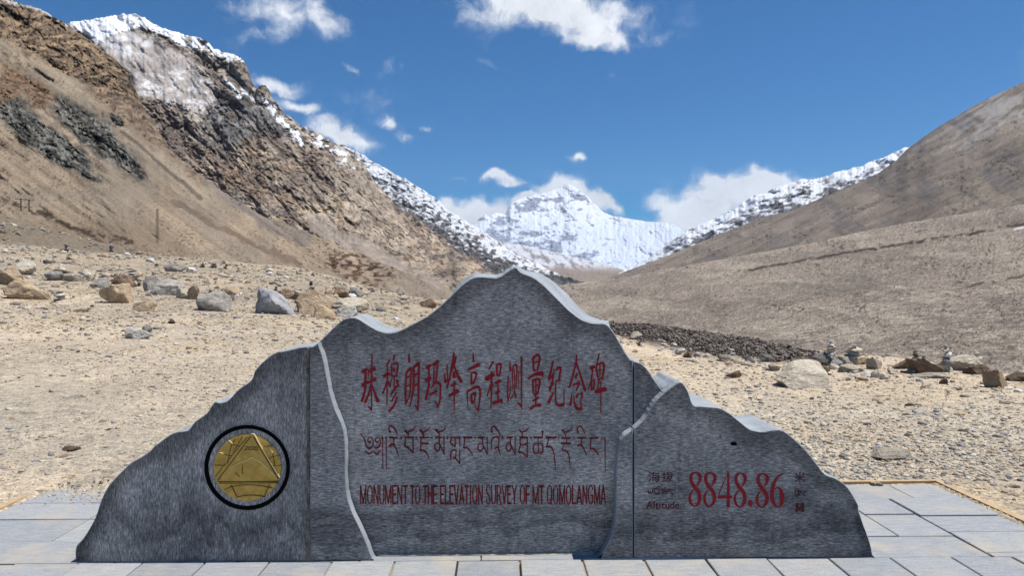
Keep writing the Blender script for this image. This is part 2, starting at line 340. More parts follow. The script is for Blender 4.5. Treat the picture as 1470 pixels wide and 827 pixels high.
def colL2(x, y):
    c = rockcol(x, y, (98, 90, 82), (160, 149, 136), (212, 196, 174), .3, .9, 61)
    g = pmask(x, y, GREYR, 14, 14, 62); c = mixc(c, rockcol(x, y, (76, 75, 78), (118, 115, 115), (164, 160, 157), .5, .8, 63), g*.9)
    t = pmask(x, y, LOWTAN, 16, 14, 64); c = mixc(c, rockcol(x, y, (118, 104, 92), (174, 156, 136), (212, 194, 168), .62, .8, 65), t*.85)
    fu = (x*.66+y*.75); ft = (-x*.75+y*.66); zone = fbm(fu/70, ft/20, 160, 5, .6); c = mixc(c, rockcol(x, y, (80, 68, 62), (122, 104, 94), (160, 138, 120), .45, .6, 161), sstep(.48, .60, zone)*.75)
    fan = fbm(fu/60, ft/9, 162, 4, .55); c = mixc(c, scree(x, y, (166, 152, 136), .72, 163, .08, .1), sstep(.56, .66, fan)*sstep(175, 230, y)*.6)
    orange = sstep(.56, .66, fbm(x/22, y/12, 66, 4)); c = mixc(c, rockcol(x, y, (124, 98, 74), (184, 152, 116), (214, 184, 144), .1, .8, 67), orange*.45*sstep(170, 210, y))
    dk = sstep(.6, .7, fbm(x/26, y/16, 68, 4)); c = mixc(c, rockcol(x, y, (62, 56, 54), (96, 86, 80), (132, 120, 108), .3, .8, 69), dk*.6)
    c = mixc(c, scree(x, y, (172, 162, 156), .5, 70, .07, .1), pmask(x, y, PALE, 6, 8, 71))
    c = mixc(c, scree(x, y, (158, 144, 132), .66, 72, .1, .08), pmask(x, y, GREYSC, 6, 8, 73)*.85)
    fl = fbm(x/1.0*.12+y*.1, (y-.66*x)/5, 74, 4); c = mixc(c, scree(x, y, (170, 150, 130), .66, 75, .12, .08), sstep(.5, .62, fl)*sstep(480, 560, x)*.75)
    ts, _ = strata(x, y, .06, 2.6, 191); ts2, _ = strata(x, y, -.35, 1.6, 192); c = c*(1.09+.55*(np.clip(ts, .3, .7)-.5)+.35*(np.clip(ts2, .3, .7)-.5))[:, None]; gm = c.mean(1); c = c*.82+gm[:, None]*.18; s = snowL2(x, y); c = mixc(c, (268, 271, 278), s)
    return c
def dispL2(x, y):
    t, cr = strata(x, y, .4, .9, 61); t2, _ = strata(x, y, -.5, 2.4, 80)
    sm = np.maximum(pmask(x, y, PALE, 8, 6, 71), pmask(x, y, GREYSC, 8, 6, 73)); sm = np.maximum(sm, pmask(x, y, SNOWTOP, 4, 4, 41)*.7)
    big = fbm(x/45-y/90, y/60, 81, 5, .5, True)-.5
    fu = (x*.66+y*.75); ft = (-x*.75+y*.66); spur = fbm(fu/80, ft/24, 164, 5, .5, True)-.5
    return big*.035+spur*.085*(1-.5*sm)+(1-sm)*(.020*(t-.5)+.030*(t2-.5)+.008*cr)+.003*(fbm(x/2, y/1.5, 82, 2)-.5)
M_TL2 = terrain_mat('mountain_rock_and_snow', 4, .26, .7)
layer('rocky_mountain', grid_x(40, 95, 745, 800, 540, 5), SKY2, [(40, 330), (200, 330), (300, 370), (450, 400), (600, 450), (800, 500)], [(40, 1150), (300, 1050), (500, 700), (800, 520)], [(40, 2400), (190, 2400), (350, 2200), (520, 2000), (700, 1500), (800, 1200)], 285, colL2, dispL2, M_TL2, jag=4.5, jagf=8, seed=2)

# --- snowy ridge beyond it
def snowL3(x, y):
    d = y-np.interp(x, [490, 545, 590, 640, 680, 760], [205, 238, 262, 300, 324, 377])
    n = fbm(x/7+y/14, y/4-x/12, 91, 6, .66)-.06; lim = np.interp(x, [490, 560, 620, 700, 760], [52, 52, 46, 34, 20])
    return sstep(.42, .62, n+.20*sstep(lim*1.1, 0, d)-.16*sstep(lim*.5, lim*1.6, d))*sstep(lim*1.9, lim*1.2, d)*.95
def colL3(x, y):
    d = y-np.interp(x, [490, 545, 590, 640, 680, 760], [205, 238, 262, 300, 324, 377])
    c = rockcol(x, y, (64, 64, 68), (96, 94, 96), (130, 124, 120), .5, .7, 92)
    lo = sstep(38, 62, d); c = mixc(c, scree(x, y, (128, 120, 116), .72, 93, .1, .05), lo)
    c = mixc(c, rockcol(x, y, (128, 108, 92), (166, 146, 128), (190, 172, 154), .7, .6, 94), lmask(x, y, [(588, 315), (620, 345), (660, 372), (690, 385)], 12, 7, 95)*.8)
    c = mixc(c, scree(x, y, (150, 138, 130), .72, 96, .1, .06), lmask(x, y, [(670, 322), (720, 355), (780, 390)], 7, 5, 97)*.7)
    return mixc(c, (244, 249, 259), snowL3(x, y))
def dispL3(x, y):
    t, cr = strata(x, y, .5, .8, 92); return .022*(t-.5)+.07*(fbm(x/28-y/40, y/50+x/60, 98, 5, .5, True)-.5)+.006*cr
M_TL3 = terrain_mat('far_rock_and_snow', 12, .2, .6)
layer('snowy_left_ridge', np.linspace(470, 860, 330), [(470, 205), (490, 206), (512, 217), (530, 229), (545, 237), (565, 249), (590, 261), (612, 275), (630, 289), (645, 302), (660, 311), (680, 323), (700, 337), (730, 358), (767, 377), (800, 394), (860, 410)], [(470, 330), (600, 400), (700, 430), (860, 440)], [(470, 3000), (860, 1500)], [(470, 5200), (860, 3600)], 190, colL3, dispL3, M_TL3, jag=3.5, jagf=7, seed=3)

# --- hills in the throat of the valley
def colM(x, y):
    c = scree(x, y, (146, 141, 142), .3, 101, .10, .04)
    c = mixc(c, (232, 237, 248), sstep(.44, .66, fbm(x/8+y/20, y/4-x/9, 102, 5, .6)+.24-np.clip((y-np.interp(x, [700, 780, 830, 900], [345, 357, 369, 387]))/90, 0, .5))*.85)
    return mixc(c, scree(x, y, (156, 143, 132), .1, 103, .08, .05), sstep(378, 392, y))
layer('valley_hills', np.linspace(650, 960, 260), [(650, 330), (690, 340), (720, 347), (750, 352), (775, 357), (800, 363), (826, 369), (850, 375), (875, 381), (896, 388), (915, 393), (960, 400)], [(650, 430), (960, 430)], [(650, 2600), (960, 2600)], [(650, 9500), (800, 10000), (960, 7500)], 110, colM, lambda x, y: .09*(fbm(x/22-y/30, y/30+x/40, 104, 5, .55, True)-.5), terrain_mat('valley_hill_scree', 25, .15, .5), jag=1.5, jagf=8, seed=4)

# --- the great snow peak
SKYE = [(640, 330), (672, 326), (680, 321), (690, 312), (696, 308), (703, 310), (711, 305), (720, 306), (728, 301), (733, 292), (740, 288), (745, 286), (754, 283), (762, 281), (775, 278), (787, 275), (797, 271), (806, 266.5), (811, 264), (817, 265), (826, 268.5), (836, 276), (846, 284), (855, 293), (868, 305), (880, 310), (900, 313), (922, 317), (946, 319), (966, 321), (978, 329), (1000, 345), (1060, 370)]
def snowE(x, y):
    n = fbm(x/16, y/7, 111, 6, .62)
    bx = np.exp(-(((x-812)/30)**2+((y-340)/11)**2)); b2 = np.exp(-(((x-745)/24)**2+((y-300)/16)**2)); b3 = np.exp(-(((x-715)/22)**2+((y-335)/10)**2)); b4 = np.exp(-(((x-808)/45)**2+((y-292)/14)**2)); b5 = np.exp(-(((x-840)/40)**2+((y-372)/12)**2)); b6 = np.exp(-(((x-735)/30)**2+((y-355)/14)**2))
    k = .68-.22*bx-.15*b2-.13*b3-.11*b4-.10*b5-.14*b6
    yl = np.interp(x, [690, 728, 790, 870, 900], [292, 306, 342, 380, 392]); dl = y-yl; k = k-.16*sstep(0, 5, dl)*sstep(34, 12, dl)*sstep(880, 840, x)  # band below the diagonal ridge: its shade painted in with the rock tone
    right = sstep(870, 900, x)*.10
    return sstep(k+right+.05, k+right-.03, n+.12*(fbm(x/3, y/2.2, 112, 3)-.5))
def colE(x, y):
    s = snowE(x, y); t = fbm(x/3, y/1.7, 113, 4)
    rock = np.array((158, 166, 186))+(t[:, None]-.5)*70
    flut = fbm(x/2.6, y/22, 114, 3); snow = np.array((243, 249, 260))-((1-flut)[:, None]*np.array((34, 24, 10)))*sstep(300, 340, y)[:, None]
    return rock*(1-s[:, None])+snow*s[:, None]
def dispE(x, y):
    rid = fbm(x/26+y/50, y/26-x/50, 115, 6, .55, True)-.5; fl = fbm(x/3.4, y/24, 116, 3, .5, True)-.5
    return .048*rid+.008*fl*sstep(315, 335, y)+.008*(fbm(x/6, y/3, 117, 4)-.5)
def ledge(x, y): return dispE(x, y)
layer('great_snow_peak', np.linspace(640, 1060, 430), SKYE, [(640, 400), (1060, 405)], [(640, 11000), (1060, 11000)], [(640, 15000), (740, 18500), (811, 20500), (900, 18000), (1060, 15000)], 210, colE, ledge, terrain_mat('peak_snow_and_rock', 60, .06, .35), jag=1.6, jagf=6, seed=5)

# --- snowy ridge on the right
SKYR2 = [(870, 400), (905, 385), (930, 371), (955, 352), (972, 341), (985, 331), (1000, 325), (1020, 316), (1040, 307), (1060, 297), (1070, 288), (1080, 281), (1100, 276), (1118, 268), (1135, 263), (1148, 257), (1165, 257), (1180, 254), (1200, 248), (1215, 244), (1235, 238), (1250, 232), (1268, 225), (1280, 220), (1300, 211), (1310, 210), (1330, 196), (1380, 170)]
def snowR2(x, y):
    d = y-np.interp(x, [a for a, _ in SKYR2], [b for _, b in SKYR2])
    n = fbm((x+y*.9)/10, (y-x*.1)/4.5, 121, 6, .66)-.035
    return sstep(.41, .60, n+.24*sstep(24, 0, d)-.13*sstep(14, 46, d)+.05*sstep(1000, 1080, x))*sstep(70, 40, d)
def colR2(x, y):
    c = rockcol(x, y, (70, 72, 78), (108, 106, 108), (140, 134, 130), -.5, .7, 122)
    d = y-np.interp(x, [a for a, _ in SKYR2], [b for _, b in SKYR2]); c = mixc(c, scree(x, y, (132, 124, 120), -.5, 123, .08, .04), sstep(26, 46, d)*.8)
    return mixc(c, (250, 254, 262), snowR2(x, y))
layer('snowy_right_ridge', np.linspace(870, 1380, 430), SKYR2, [(870, 440), (1000, 410), (1380, 340)], [(870, 4200), (1380, 3600)], [(870, 7000), (1380, 6200)], 130, colR2, lambda x, y: .06*(fbm((x+y)/30, (y-x*.3)/22, 124, 6, .5, True)-.5)+.012*(strata(x, y, -.5, .8, 122)[0]-.5), terrain_mat('right_ridge_rock_and_snow', 20, .15, .5), jag=3, jagf=7, seed=6)

# --- smooth brown slope on the right
SKYR1 = [(860, 405), (900, 389), (940, 374), (980, 358.5), (1040, 334), (1070, 322), (1093, 312), (1140, 301), (1187, 281), (1234, 261), (1262, 247), (1287, 230), (1302, 214), (1330, 193), (1350, 180), (1400, 150), (1440, 131), (1470, 117), (1600, 40), (1800, -60), (2200, -200)]
def colR1(x, y):
    d = seg_sign(x, y, SKYR1)
    c = scree(x, y, (146, 133, 121), -.35, 131, .10, .12); c = mixc(c, scree(x, y, (156, 143, 128), -.3, 132, .08, .12), sstep(.5, .62, fbm(x/60, y/22, 133, 4)))
    c = mixc(c, scree(x, y, (130, 122, 117), -.6, 134, .08, .12), sstep(.56, .66, fbm((x+y)/70, (y-x*.5)/16, 135, 4))*.8)
    gl = fbm((x*.45+y*.89)/10, (x*.89-y*.45)/110, 175, 4, .6, True); c = c*(1-.12*sstep(.66, .86, gl))[:, None]*(1+.10*sstep(.5, .3, gl))[:, None]
    s = sstep(45, 18, np.abs(d-26))*sstep(1330, 1400, x)*sstep(.44, .62, fbm((x-y)/30, (y+x*.6)/5, 136, 4))*.55
    s = np.maximum(s, lmask(x, y, [(1310, 215), (1340, 198), (1365, 182)], 3.5, 3, 137)*.35)
    return mixc(c, (205, 202, 202), s)
def dispR1(x, y):
    u = (x*.94-y*.34); t = (x*.34+y*.94)
    return .08*(fbm(x/75, y/60, 138, 4, .5)-.5)+.035*(fbm((x*.45+y*.89)/24, (x*.89-y*.45)/130, 139, 4, .5, True)-.5)+.003*(fbm(x/2.2, y/1.6, 140, 3)-.5)
layer('brown_right_slope', grid_x(860, 885, 1490, 2200, 400, 14), SKYR1, [(860, 440), (1000, 420), (1200, 380), (1470, 330), (2200, 300)], [(860, 1900), (1200, 1300), (1500, 900), (2200, 700)], [(860, 4400), (1200, 3600), (1500, 2800), (2200, 1500)], 170, colR1, dispR1, terrain_mat('brown_slope_scree', 9, .15, .5), jag=.8, jagf=20, seed=7)

# --- gravel river plain rising to the right
TOPR0 = [(500, 425), (640, 418), (800, 410), (860, 403), (900, 397), (950, 387), (1013, 376), (1060, 368), (1100, 361), (1180, 346), (1235, 333), (1290, 322), (1350, 312), (1420, 300), (1490, 290), (2300, 190)]
CH = [[(900, 440), (960, 425), (1010, 410), (1070, 396), (1120, 390)], [(1070, 388), (1130, 378), (1190, 366), (1250, 358)], [(1250, 358), (1330, 345), (1400, 335), (1440, 326), (1475, 320)], [(1390, 412), (1440, 402), (1490, 392)], [(840, 470), (900, 452), (1000, 440)], [(1285, 340), (1330, 331)]]
def colR0(x, y):
    c = scree(x, y, (166, 153, 140), -.12, 141, .06, .30)
    c = mixc(c, scree(x, y, (182, 170, 154), -.12, 142, .05, .28), sstep(.50, .60, fbm(x/90+y/60, y/13, 143, 4)))
    c = mixc(c, scree(x, y, (146, 135, 125), -.1, 144, .06, .18), sstep(.56, .66, fbm(x/80, y/16, 145, 4))*.7)
    sp = sstep(.76, .84, vn(x/2.6, y/1.5, 146)); c = mixc(c, (204, 190, 170), sp*.6)
    c = mixc(c, (84, 70, 62), np.maximum(lmask(x, y, CH[1], 2.2, 2.5, 147), lmask(x, y, CH[2], 3.0, 3, 148))*sstep(.35, .5, fbm(x/9, y/4, 149, 4))*.95)
    c = mixc(c, (96, 84, 76), np.maximum(lmask(x, y, CH[3], 2.5, 4, 150), lmask(x, y, CH[5], 2, 3, 151))*sstep(.4, .55, fbm(x/7, y/3, 152, 4))*.8)
    return mixc(c, (240, 243, 250), lmask(x, y, [(1456, 329), (1480, 324)], 1.7, 1.5, 153)*.9)
R0TOP = np.array(TOPR0, float)
def depthR0(X, Y):
    yt = np.interp(X, R0TOP[:, 0], R0TOP[:, 1]); de = np.interp(X, [500, 800, 1470, 2300], [4, 4.5, 12, 20])
    return 10080.0/(Y-yt+de)
def dispR0(x, y):
    return .05*(fbm(x/60, y/14, 154, 4)-.5)+.006*(fbm(x/2, y/1.3, 155, 2)-.5)-.03*np.maximum(lmask(x, y, CH[1], 4, 3, 147), lmask(x, y, CH[2], 4, 3, 148))
layer('gravel_plain', grid_x(500, 790, 1490, 2300, 480, 14), TOPR0, [(500, 640), (2300, 700)], None, None, 200, colR0, dispR0, terrain_mat('plain_gravel', 1.3, .42, 1.0), jag=.6, jagf=12, depthfn=depthR0, vexp=.7, seed=8)

# ------------------------------------------------------------------ near ground
def gz(X, Y):
    X = np.asarray(X, float); Y = np.asarray(Y, float); Yp = np.maximum(Y, .5); r = X/Yp
    k = np.interp(r, [-2, -.7, -.27, -.13, 0, 1], [.09, .08, .037, .005, 0, 0])
    z = k*(np.maximum(Y-7, 0)**2/(np.maximum(Y-7, 0)+2.5)+.0)*1.02
    m = np.interp(r, [-2, -.7, -.58, -.47], [1, 1, .4, 0]); z = z+.17*m*np.maximum(Y-100, 0)
    ye = yedge(r); d = np.maximum(Y-ye, 0)
    z = z-np.minimum(d*.45, 9+.05*d)*sstep(0, 4, d)
    n = fbm(X*.35, Y*.35, 201, 3)-.5; n2 = fbm(X*2.2, Y*2.2, 202, 4)-.5
    amp = np.clip((Y-6.2)/6, 0, 1)
    z = z+n*.16*amp*np.clip(Yp/20, .3, 3)+n2*.035
    pad = sstep(3.42, 3.50, np.abs(X)+.04*n2)*1.0+sstep(5.70, 5.80, Y+.1*n2); pad = np.clip(pad, 0, 1)
    z = z*pad-.035*(1-pad)+.012*pad
    sand = np.exp(-(((X+3.0)/.55)**2+((Y-5.75)/.22)**2)); z = z+sand*.06*(.6+n2)
    return z
def yedge(r): return np.interp(r, [-2, -.7, -.27, -.13, 0, .13, .27, .4, .7, 2], [100, 132, 124, 78, 45, 33, 24, 17.6, 12.2, 6])
rs = np.concatenate([np.linspace(-1.9, -.78, 40, endpoint=False), np.linspace(-.78, .78, 540), np.linspace(.78, 1.9, 41)[1:]])
Yg = np.concatenate([np.geomspace(3.0, 160, 320)])
R_, Y_ = np.meshgrid(rs, Yg); X_ = R_*Y_; Z_ = gz(X_, Y_)
M_G, n, b = new_mat('dry_gravel_ground', .95, .1)
at = n.nodes.new('ShaderNodeAttribute'); at.attribute_name = 'Col'; tc = n.nodes.new('ShaderNodeTexCoord')
t1 = tex_noise(n, tc.outputs['Object'], 38, 5, .75); t2 = tex_noise(n, tc.outputs['Object'], 7, 4, .6)
vo = n.nodes.new('ShaderNodeTexVoronoi'); vo.inputs['Scale'].default_value = 30; n.links.new(tc.outputs['Object'], vo.inputs['Vector'])
vo2 = n.nodes.new('ShaderNodeTexVoronoi'); vo2.inputs['Scale'].default_value = 7; n.links.new(tc.outputs['Object'], vo2.inputs['Vector']); t5 = tex_noise(n, tc.outputs['Object'], 11, 5, .8)
c = mixmul(n, at.outputs['Color'], ramp(n, t1.outputs['Fac'], [(.3, (.55, .55, .57)), (.5, (1.0, 1.0, 1.0)), (.7, (1.4, 1.38, 1.34))]))
c = mixmul(n, c, ramp(n, t2.outputs['Fac'], [(.35, (.86, .87, .9)), (.65, (1.12, 1.1, 1.06))]))
hs = n.nodes.new('ShaderNodeSeparateColor'); n.links.new(vo.outputs['Color'], hs.inputs[0]); hs2 = n.nodes.new('ShaderNodeSeparateColor'); n.links.new(vo2.outputs['Color'], hs2.inputs[0])
c = mixmul(n, c, ramp(n, hs2.outputs[0], [(.0, (.72, .72, .74)), (.12, (.98, .98, .98)), (.85, (1, 1, 1)), (1.0, (1.16, 1.15, 1.13))]))
c = mixmul(n, c, ramp(n, t5.outputs['Fac'], [(.32, (.74, .74, .75)), (.5, (1, 1, 1)), (.68, (1.2, 1.19, 1.17))]))
c = mixmul(n, c, ramp(n, hs.outputs[0], [(.0, (.6, .62, .66)), (.25, (1, 1, 1)), (.8, (1.0, 1.0, 1.0)), (1.0, (1.28, 1.25, 1.2))]))
n.links.new(c, b.inputs['Base Color'])
hh = nmath(n, 'MULTIPLY_ADD', vo.outputs['Distance'], -.8, t1.outputs['Fac']); hh = nmath(n, 'MULTIPLY_ADD', t5.outputs['Fac'], 2.0, hh); bump(n, b, hh, .7, .03)
def gcol(x, y):
    a = np.broadcast_to(np.array((224., 206., 181.)), (len(x), 3)); m = fbm(x*.25, y*.12, 211, 4); m2 = fbm(x*.8, y*.4, 212, 4)
    c = mixc(a, (208, 193, 172), sstep(.46, .6, m)); c = mixc(c, (214, 194, 162), sstep(.56, .66, m2)*.5)
    r = x/np.maximum(y, 1)
    grey = sstep(.1, .35, r)*sstep(12.5, 8, y)*sstep(.35, .55, fbm(x*.5, y*.4, 213, 3)); c = mixc(c, (214, 202, 182), grey*.9)
    grey = sstep(-.25, -.45, r)*sstep(13, 8, y)*sstep(.42, .6, fbm(x*.5, y*.4, 214, 3)); c = mixc(c, (194, 184, 168), grey*.6)
    bank = sstep(-.42, -.5, r)*sstep(92, 104, y); c = mixc(c, (160, 146, 128), bank)
    dark = pmask(r*400, y*4, [(42, 132), (70, 128), (110, 108), (170, 76), (190, 67), (175, 58), (150, 62), (110, 68), (70, 84), (45, 98)], 6, 6, 215); c = mixc(c, (62, 54, 48), dark)
    c = c*(1-.16*sstep(14, 40, y)*sstep(0, -.1, r)+.07)[:, None]*(1+.10*(fbm(x*1.3, y*.5, 216, 3)-.5)+.25*(fbm(x*3.1, y*1.1, 217, 2)-.5)*sstep(12, 25, y))[:, None]
    return c
gc = s2l(np.clip(gcol(X_.ravel(), Y_.ravel()), 0, 255))*K_ALB
tag(np_mesh('ground', np.stack([X_, Y_, Z_], -1).reshape(-1, 3), gridq(len(Yg), len(rs)), gc, M_G, True), kind='structure')
M_VF, n, b = new_mat('valley_floor_gravel', .95, .1); tc = n.nodes.new('ShaderNodeTexCoord')
t1 = tex_noise(n, tc.outputs['Object'], .02, 8, .6); n.links.new(ramp(n, t1.outputs['Fac'], [(.3, T(140, 124, 108)), (.7, T(168, 150, 128))]), b.inputs['Base Color'])
vf = mesh_obj('valley_floor', [(-30000, -30000, -16), (30000, -30000, -16), (30000, 40000, -16), (-30000, 40000, -16)], [(0, 1, 2, 3)], M_VF); tag(vf, kind='structure')
gb = mesh_obj('ground_behind', [(-40, -40, -.045), (40, -40, -.045), (5.7, 3.0, -.04), (-5.7, 3.0, -.04)], [(0, 1, 2, 3)], M_VF)
gb.name = 'plaza_ground'; tag(gb, kind='structure')

_Ys = np.geomspace(4.2, 158, 1500)
def hit(px, py):                            # where the sight line through a pixel meets the ground
    d = ray(px, py); P = CAM+d*(_Ys/d[1])[:, None]; h = P[:, 2]-gz(P[:, 0], P[:, 1]); w = np.nonzero(h < 0)[0]
    if len(w) == 0: return None
    return P[w[0]]

# ------------------------------------------------------------------ paving
def paving_mat():
    m, n, b = new_mat('grey_paving_stone', .8, .25); tc = n.nodes.new('ShaderNodeTexCoord'); g = n.nodes.new('ShaderNodeNewGeometry'); oi = n.nodes.new('ShaderNodeObjectInfo')
    mp = n.nodes.new('ShaderNodeMapping'); mp.inputs['Scale'].default_value = (1, 5, 1); n.links.new(g.outputs['Position'], mp.inputs[0])
    t1 = tex_noise(n, mp.outputs[0], 9, 6, .7); t2 = tex_noise(n, g.outputs['Position'], 90, 3, .7); t3 = tex_noise(n, g.outputs['Position'], 2.2, 5, .65)
    c = ramp(n, t1.outputs['Fac'], [(.3, T(162, 166, 170)), (.7, T(198, 200, 203))])
    c = mixmul(n, c, ramp(n, t2.outputs['Fac'], [(.3, (.82, .82, .82)), (.7, (1.15, 1.15, 1.15))]))
    c = mixmul(n, c, ramp(n, oi.outputs['Random'], [(0, (.84, .86, .89)), (.5, (.98, .98, .98)), (1, (1.08, 1.07, 1.04))]))
    c = mixmul(n, c, T(214, 200, 176), ramp(n, t3.outputs['Fac'], [(.50, (0, 0, 0)), (.74, (.75, .75, .75))]), 'MIX')
    n.links.new(c, b.inputs['Base Color']); bump(n, b, t2.outputs['Fac'], .4, .004); return m
M_PAV = paving_mat()
M_JOINT, n, b = new_mat('dark_joint_sand', .95, .1); g = n.nodes.new('ShaderNodeNewGeometry'); t1 = tex_noise(n, g.outputs['Position'], 60, 5, .7); t2 = tex_noise(n, g.outputs['Position'], 1.4, 3)
c = ramp(n, t2.outputs['Fac'], [(.40, T(74, 66, 58)), (.50, T(190, 176, 150))]); n.links.new(mixmul(n, c, ramp(n, t1.outputs['Fac'], [(.3, (.6, .6, .6)), (.7, (1.3, 1.3, 1.3))])), b.inputs['Base Color'])
M_EDGE, n, b = new_mat('orange_sandstone_edging', .85, .2); g = n.nodes.new('ShaderNodeNewGeometry'); t1 = tex_noise(n, g.outputs['Position'], 14, 5, .7)
n.links.new(ramp(n, t1.outputs['Fac'], [(.3, T(200, 166, 126)), (.7, T(230, 202, 164))]), b.inputs['Base Color'])
pav = mesh_obj('pavement', [(-3.5, 1.0, -.014), (3.5, 1.0, -.014), (3.5, 5.77, -.014), (-3.5, 5.77, -.014)], [(0, 1, 2, 3)], M_JOINT)
tag(pav, kind='structure')
def slab(x0, x1, y0, y1, g=.006):
    x0 += g*random.uniform(.4, 1.3); x1 -= g*random.uniform(.4, 1.3); y0 += g*random.uniform(.3, 1); y1 -= g*random.uniform(.3, 1)
    if x1-x0 < .03 or y1-y0 < .03: return
    h = random.uniform(-.0035, .0035); t = [h+random.uniform(-.0015, .0015) for _ in range(4)]; e = .004
    j = [random.uniform(-.002, .002) for _ in range(8)]
    q = [(x0+j[0], y0+j[1]), (x1+j[2], y0+j[3]), (x1+j[4], y1+j[5]), (x0+j[6], y1+j[7])]; cxm, cym = (x0+x1)/2, (y0+y1)/2
    V = [(a, b_, -.03) for a, b_ in q]+[(a, b_, t[i]-e) for i, (a, b_) in enumerate(q)]+[(a+math.copysign(e, cxm-a), b_+math.copysign(e, cym-b_), t[i]) for i, (a, b_) in enumerate(q)]
    Fc = [(8, 9, 10, 11)]+[(i, (i+1) % 4, (i+1) % 4+4, i+4) for i in range(4)]+[(i+4, (i+1) % 4+4, (i+1) % 4+8, i+8) for i in range(4)]
    mesh_obj('paving_slab', V, Fc, M_PAV, pav)
yf = 4.225
for r in range(5):                                       # rows in front of the stone, .36 m wide
    y1 = yf-.34*r; y0 = y1-.34; off = .05 if r % 2 == 0 else .23
    x = -3.49
    edges = [-3.49]+[e for e in [-3.53+off+.3605*k for k in range(1, 20)] if -3.4 < e < 3.4]+[3.49]
    for a, b_ in zip(edges[:-1], edges[1:]): slab(a, b_, y0, y1)
rows = [(4.225, 4.585), (4.585, 5.02), (5.02, 5.38), (5.38, 5.77)]
xe = [[-3.49, -2.2, -1.5, -.8, -.1, .6, 1.3, 2.2, 2.9], [-3.49, -2.78, -2.1, -1.4, -.7, 0, .7, 1.4, 1.95, 2.54, 2.9], [-3.49, -2.78, -2.1, -1.4, -.7, 0, .7, 1.4, 1.95, 2.54, 2.9], [-3.49, -2.95, -2.3, -1.7, -1, -.3, .4, 1.1, 1.8, 2.45, 3.11, 3.49]]
for i, ((y0, y1), ex) in enumerate(zip(rows, xe)):
    for a, b_ in zip(ex[:-1], ex[1:]): slab(a, b_, y0, y1)
for y0, y1 in ((4.225, 4.30), (4.30, 4.66), (4.66, 4.99), (4.99, 5.38)): slab(2.91, 3.49, y0, y1, .008)
def strip(x0, y0, x1, y1, w):
    d = Vector((x1-x0, y1-y0)); L = d.length; d.normalize(); nrm = Vector((-d.y, d.x))*w/2; nseg = max(2, int(L/.45)); V = []; Fc = []
    for i in range(nseg+1):
        p = Vector((x0, y0))+d*L*i/nseg; jj = random.uniform(-.006, .006)
        for s, z in ((1, -.04), (1, .020), (-1, .020), (-1, -.04)): V.append((p.x+nrm.x*s+jj, p.y+nrm.y*s+jj, z+(.004*random.random() if z > 0 else 0)))
        if i: b0 = 4*(i-1); Fc += [(b0+k, b0+k+1, b0+k+5, b0+k+4) for k in range(3)]
    Fc += [(0, 1, 2, 3), (4*nseg+3, 4*nseg+2, 4*nseg+1, 4*nseg)]
    mesh_obj('edging_strip', V, Fc, M_EDGE, pav)
strip(3.53, 1.0, 3.53, 5.83, .06); strip(-3.53, 1.0, -3.53, 5.6, .06); strip(-1.5, 5.80, 3.5, 5.80, .045)

# ------------------------------------------------------------------ the monument
D0, REC, DB = 4.235, .08, 4.235+.50
FL = [(108.5, 811), (108.5, 787), (117.6, 775.7), (126.6, 762), (135.7, 746), (142, 728), (147, 714.6), (153.7, 701), (162.8, 689.7), (176, 676), (187.7, 665), (203.5, 655.8), (214, 648.6), (223, 640), (240, 627), (254, 620), (270, 617.7), (280, 605.7), (297, 593), (303, 584), (308.6, 577), (317, 578), (328.6, 574), (343, 558.6), (361, 545.7), (366, 533), (377, 520), (394, 507), (411, 503.4), (431, 498.6)]
FSTRIP = [(443, 498.2), (448.6, 497.7), (457, 492.7)]
FC = [(457, 492.5), (469.4, 480), (484, 465.5), (496, 457), (508.6, 455.7), (518, 459.4), (533, 469), (545, 475), (560, 477.8), (574.7, 474), (589.4, 466.7), (606.5, 458), (623.7, 446), (643, 428.8), (660.4, 411.6), (675, 400.6), (687, 397), (704.5, 398), (716.8, 397.4), (729, 389.6), (740, 383.5), (748.6, 391), (765.7, 398), (780.4, 409), (792.7, 421), (816, 444), (835, 458.5), (852, 464.2), (869.4, 465), (881.6, 478), (892.5, 497), (900.7, 510.6), (909, 519), (919.7, 521.5), (930.6, 532), (941.5, 548.7), (953.7, 563.5)]
FR = [(953.7, 563.6), (963, 556.5), (977.5, 548.5), (987.8, 562), (994.6, 581), (1007, 583.5), (1031, 585.4), (1045, 592), (1058, 602), (1071, 612.7), (1080, 617.6), (1094.6, 620), (1109, 617.6), (1124, 618.5), (1141.4, 631.7), (1159, 649), (1173.6, 668), (1185, 681.4), (1200, 687.3), (1217.5, 700.5), (1232, 725), (1233.4, 735), (1243.6, 763.8), (1249.5, 781), (1254.7, 806)]
LCURVE = [(457, 492.7), (464, 515), (470, 545), (474, 565), (482, 590), (492, 612), (496, 640), (496, 680), (499, 715), (508, 740), (520, 765), (528, 785), (537, 808)]
RCURVE = [(953.7, 563.6), (947, 570), (939.5, 577.6), (932, 590), (925, 602), (910, 615.6), (895.6, 626), (889, 640), (886.5, 660), (884.5, 690), (884.5, 725), (882, 757), (873, 781), (857.5, 808)]
def cr(P, n=4):                                   # Catmull-Rom through the points
    P = np.array(P, float); Q = np.vstack([2*P[0]-P[1], P, 2*P[-1]-P[-2]]); out = []
    for i in range(1, len(Q)-2):
        for k in range(n):
            t = k/n; a, b_, c_, d_ = Q[i-1], Q[i], Q[i+1], Q[i+2]
            out.append(.5*((2*b_)+(-a+c_)*t+(2*a-5*b_+4*c_-d_)*t*t+(-a+3*b_-3*c_+d_)*t**3))
    out.append(P[-1]); return np.array(out)
def plane(P, Y):
    W = at_y(P[:, 0], P[:, 1], np.full(len(P), Y)); W = W[:, [0, 2]]; W[:, 1] = np.maximum(W[:, 1], 0.0); return W
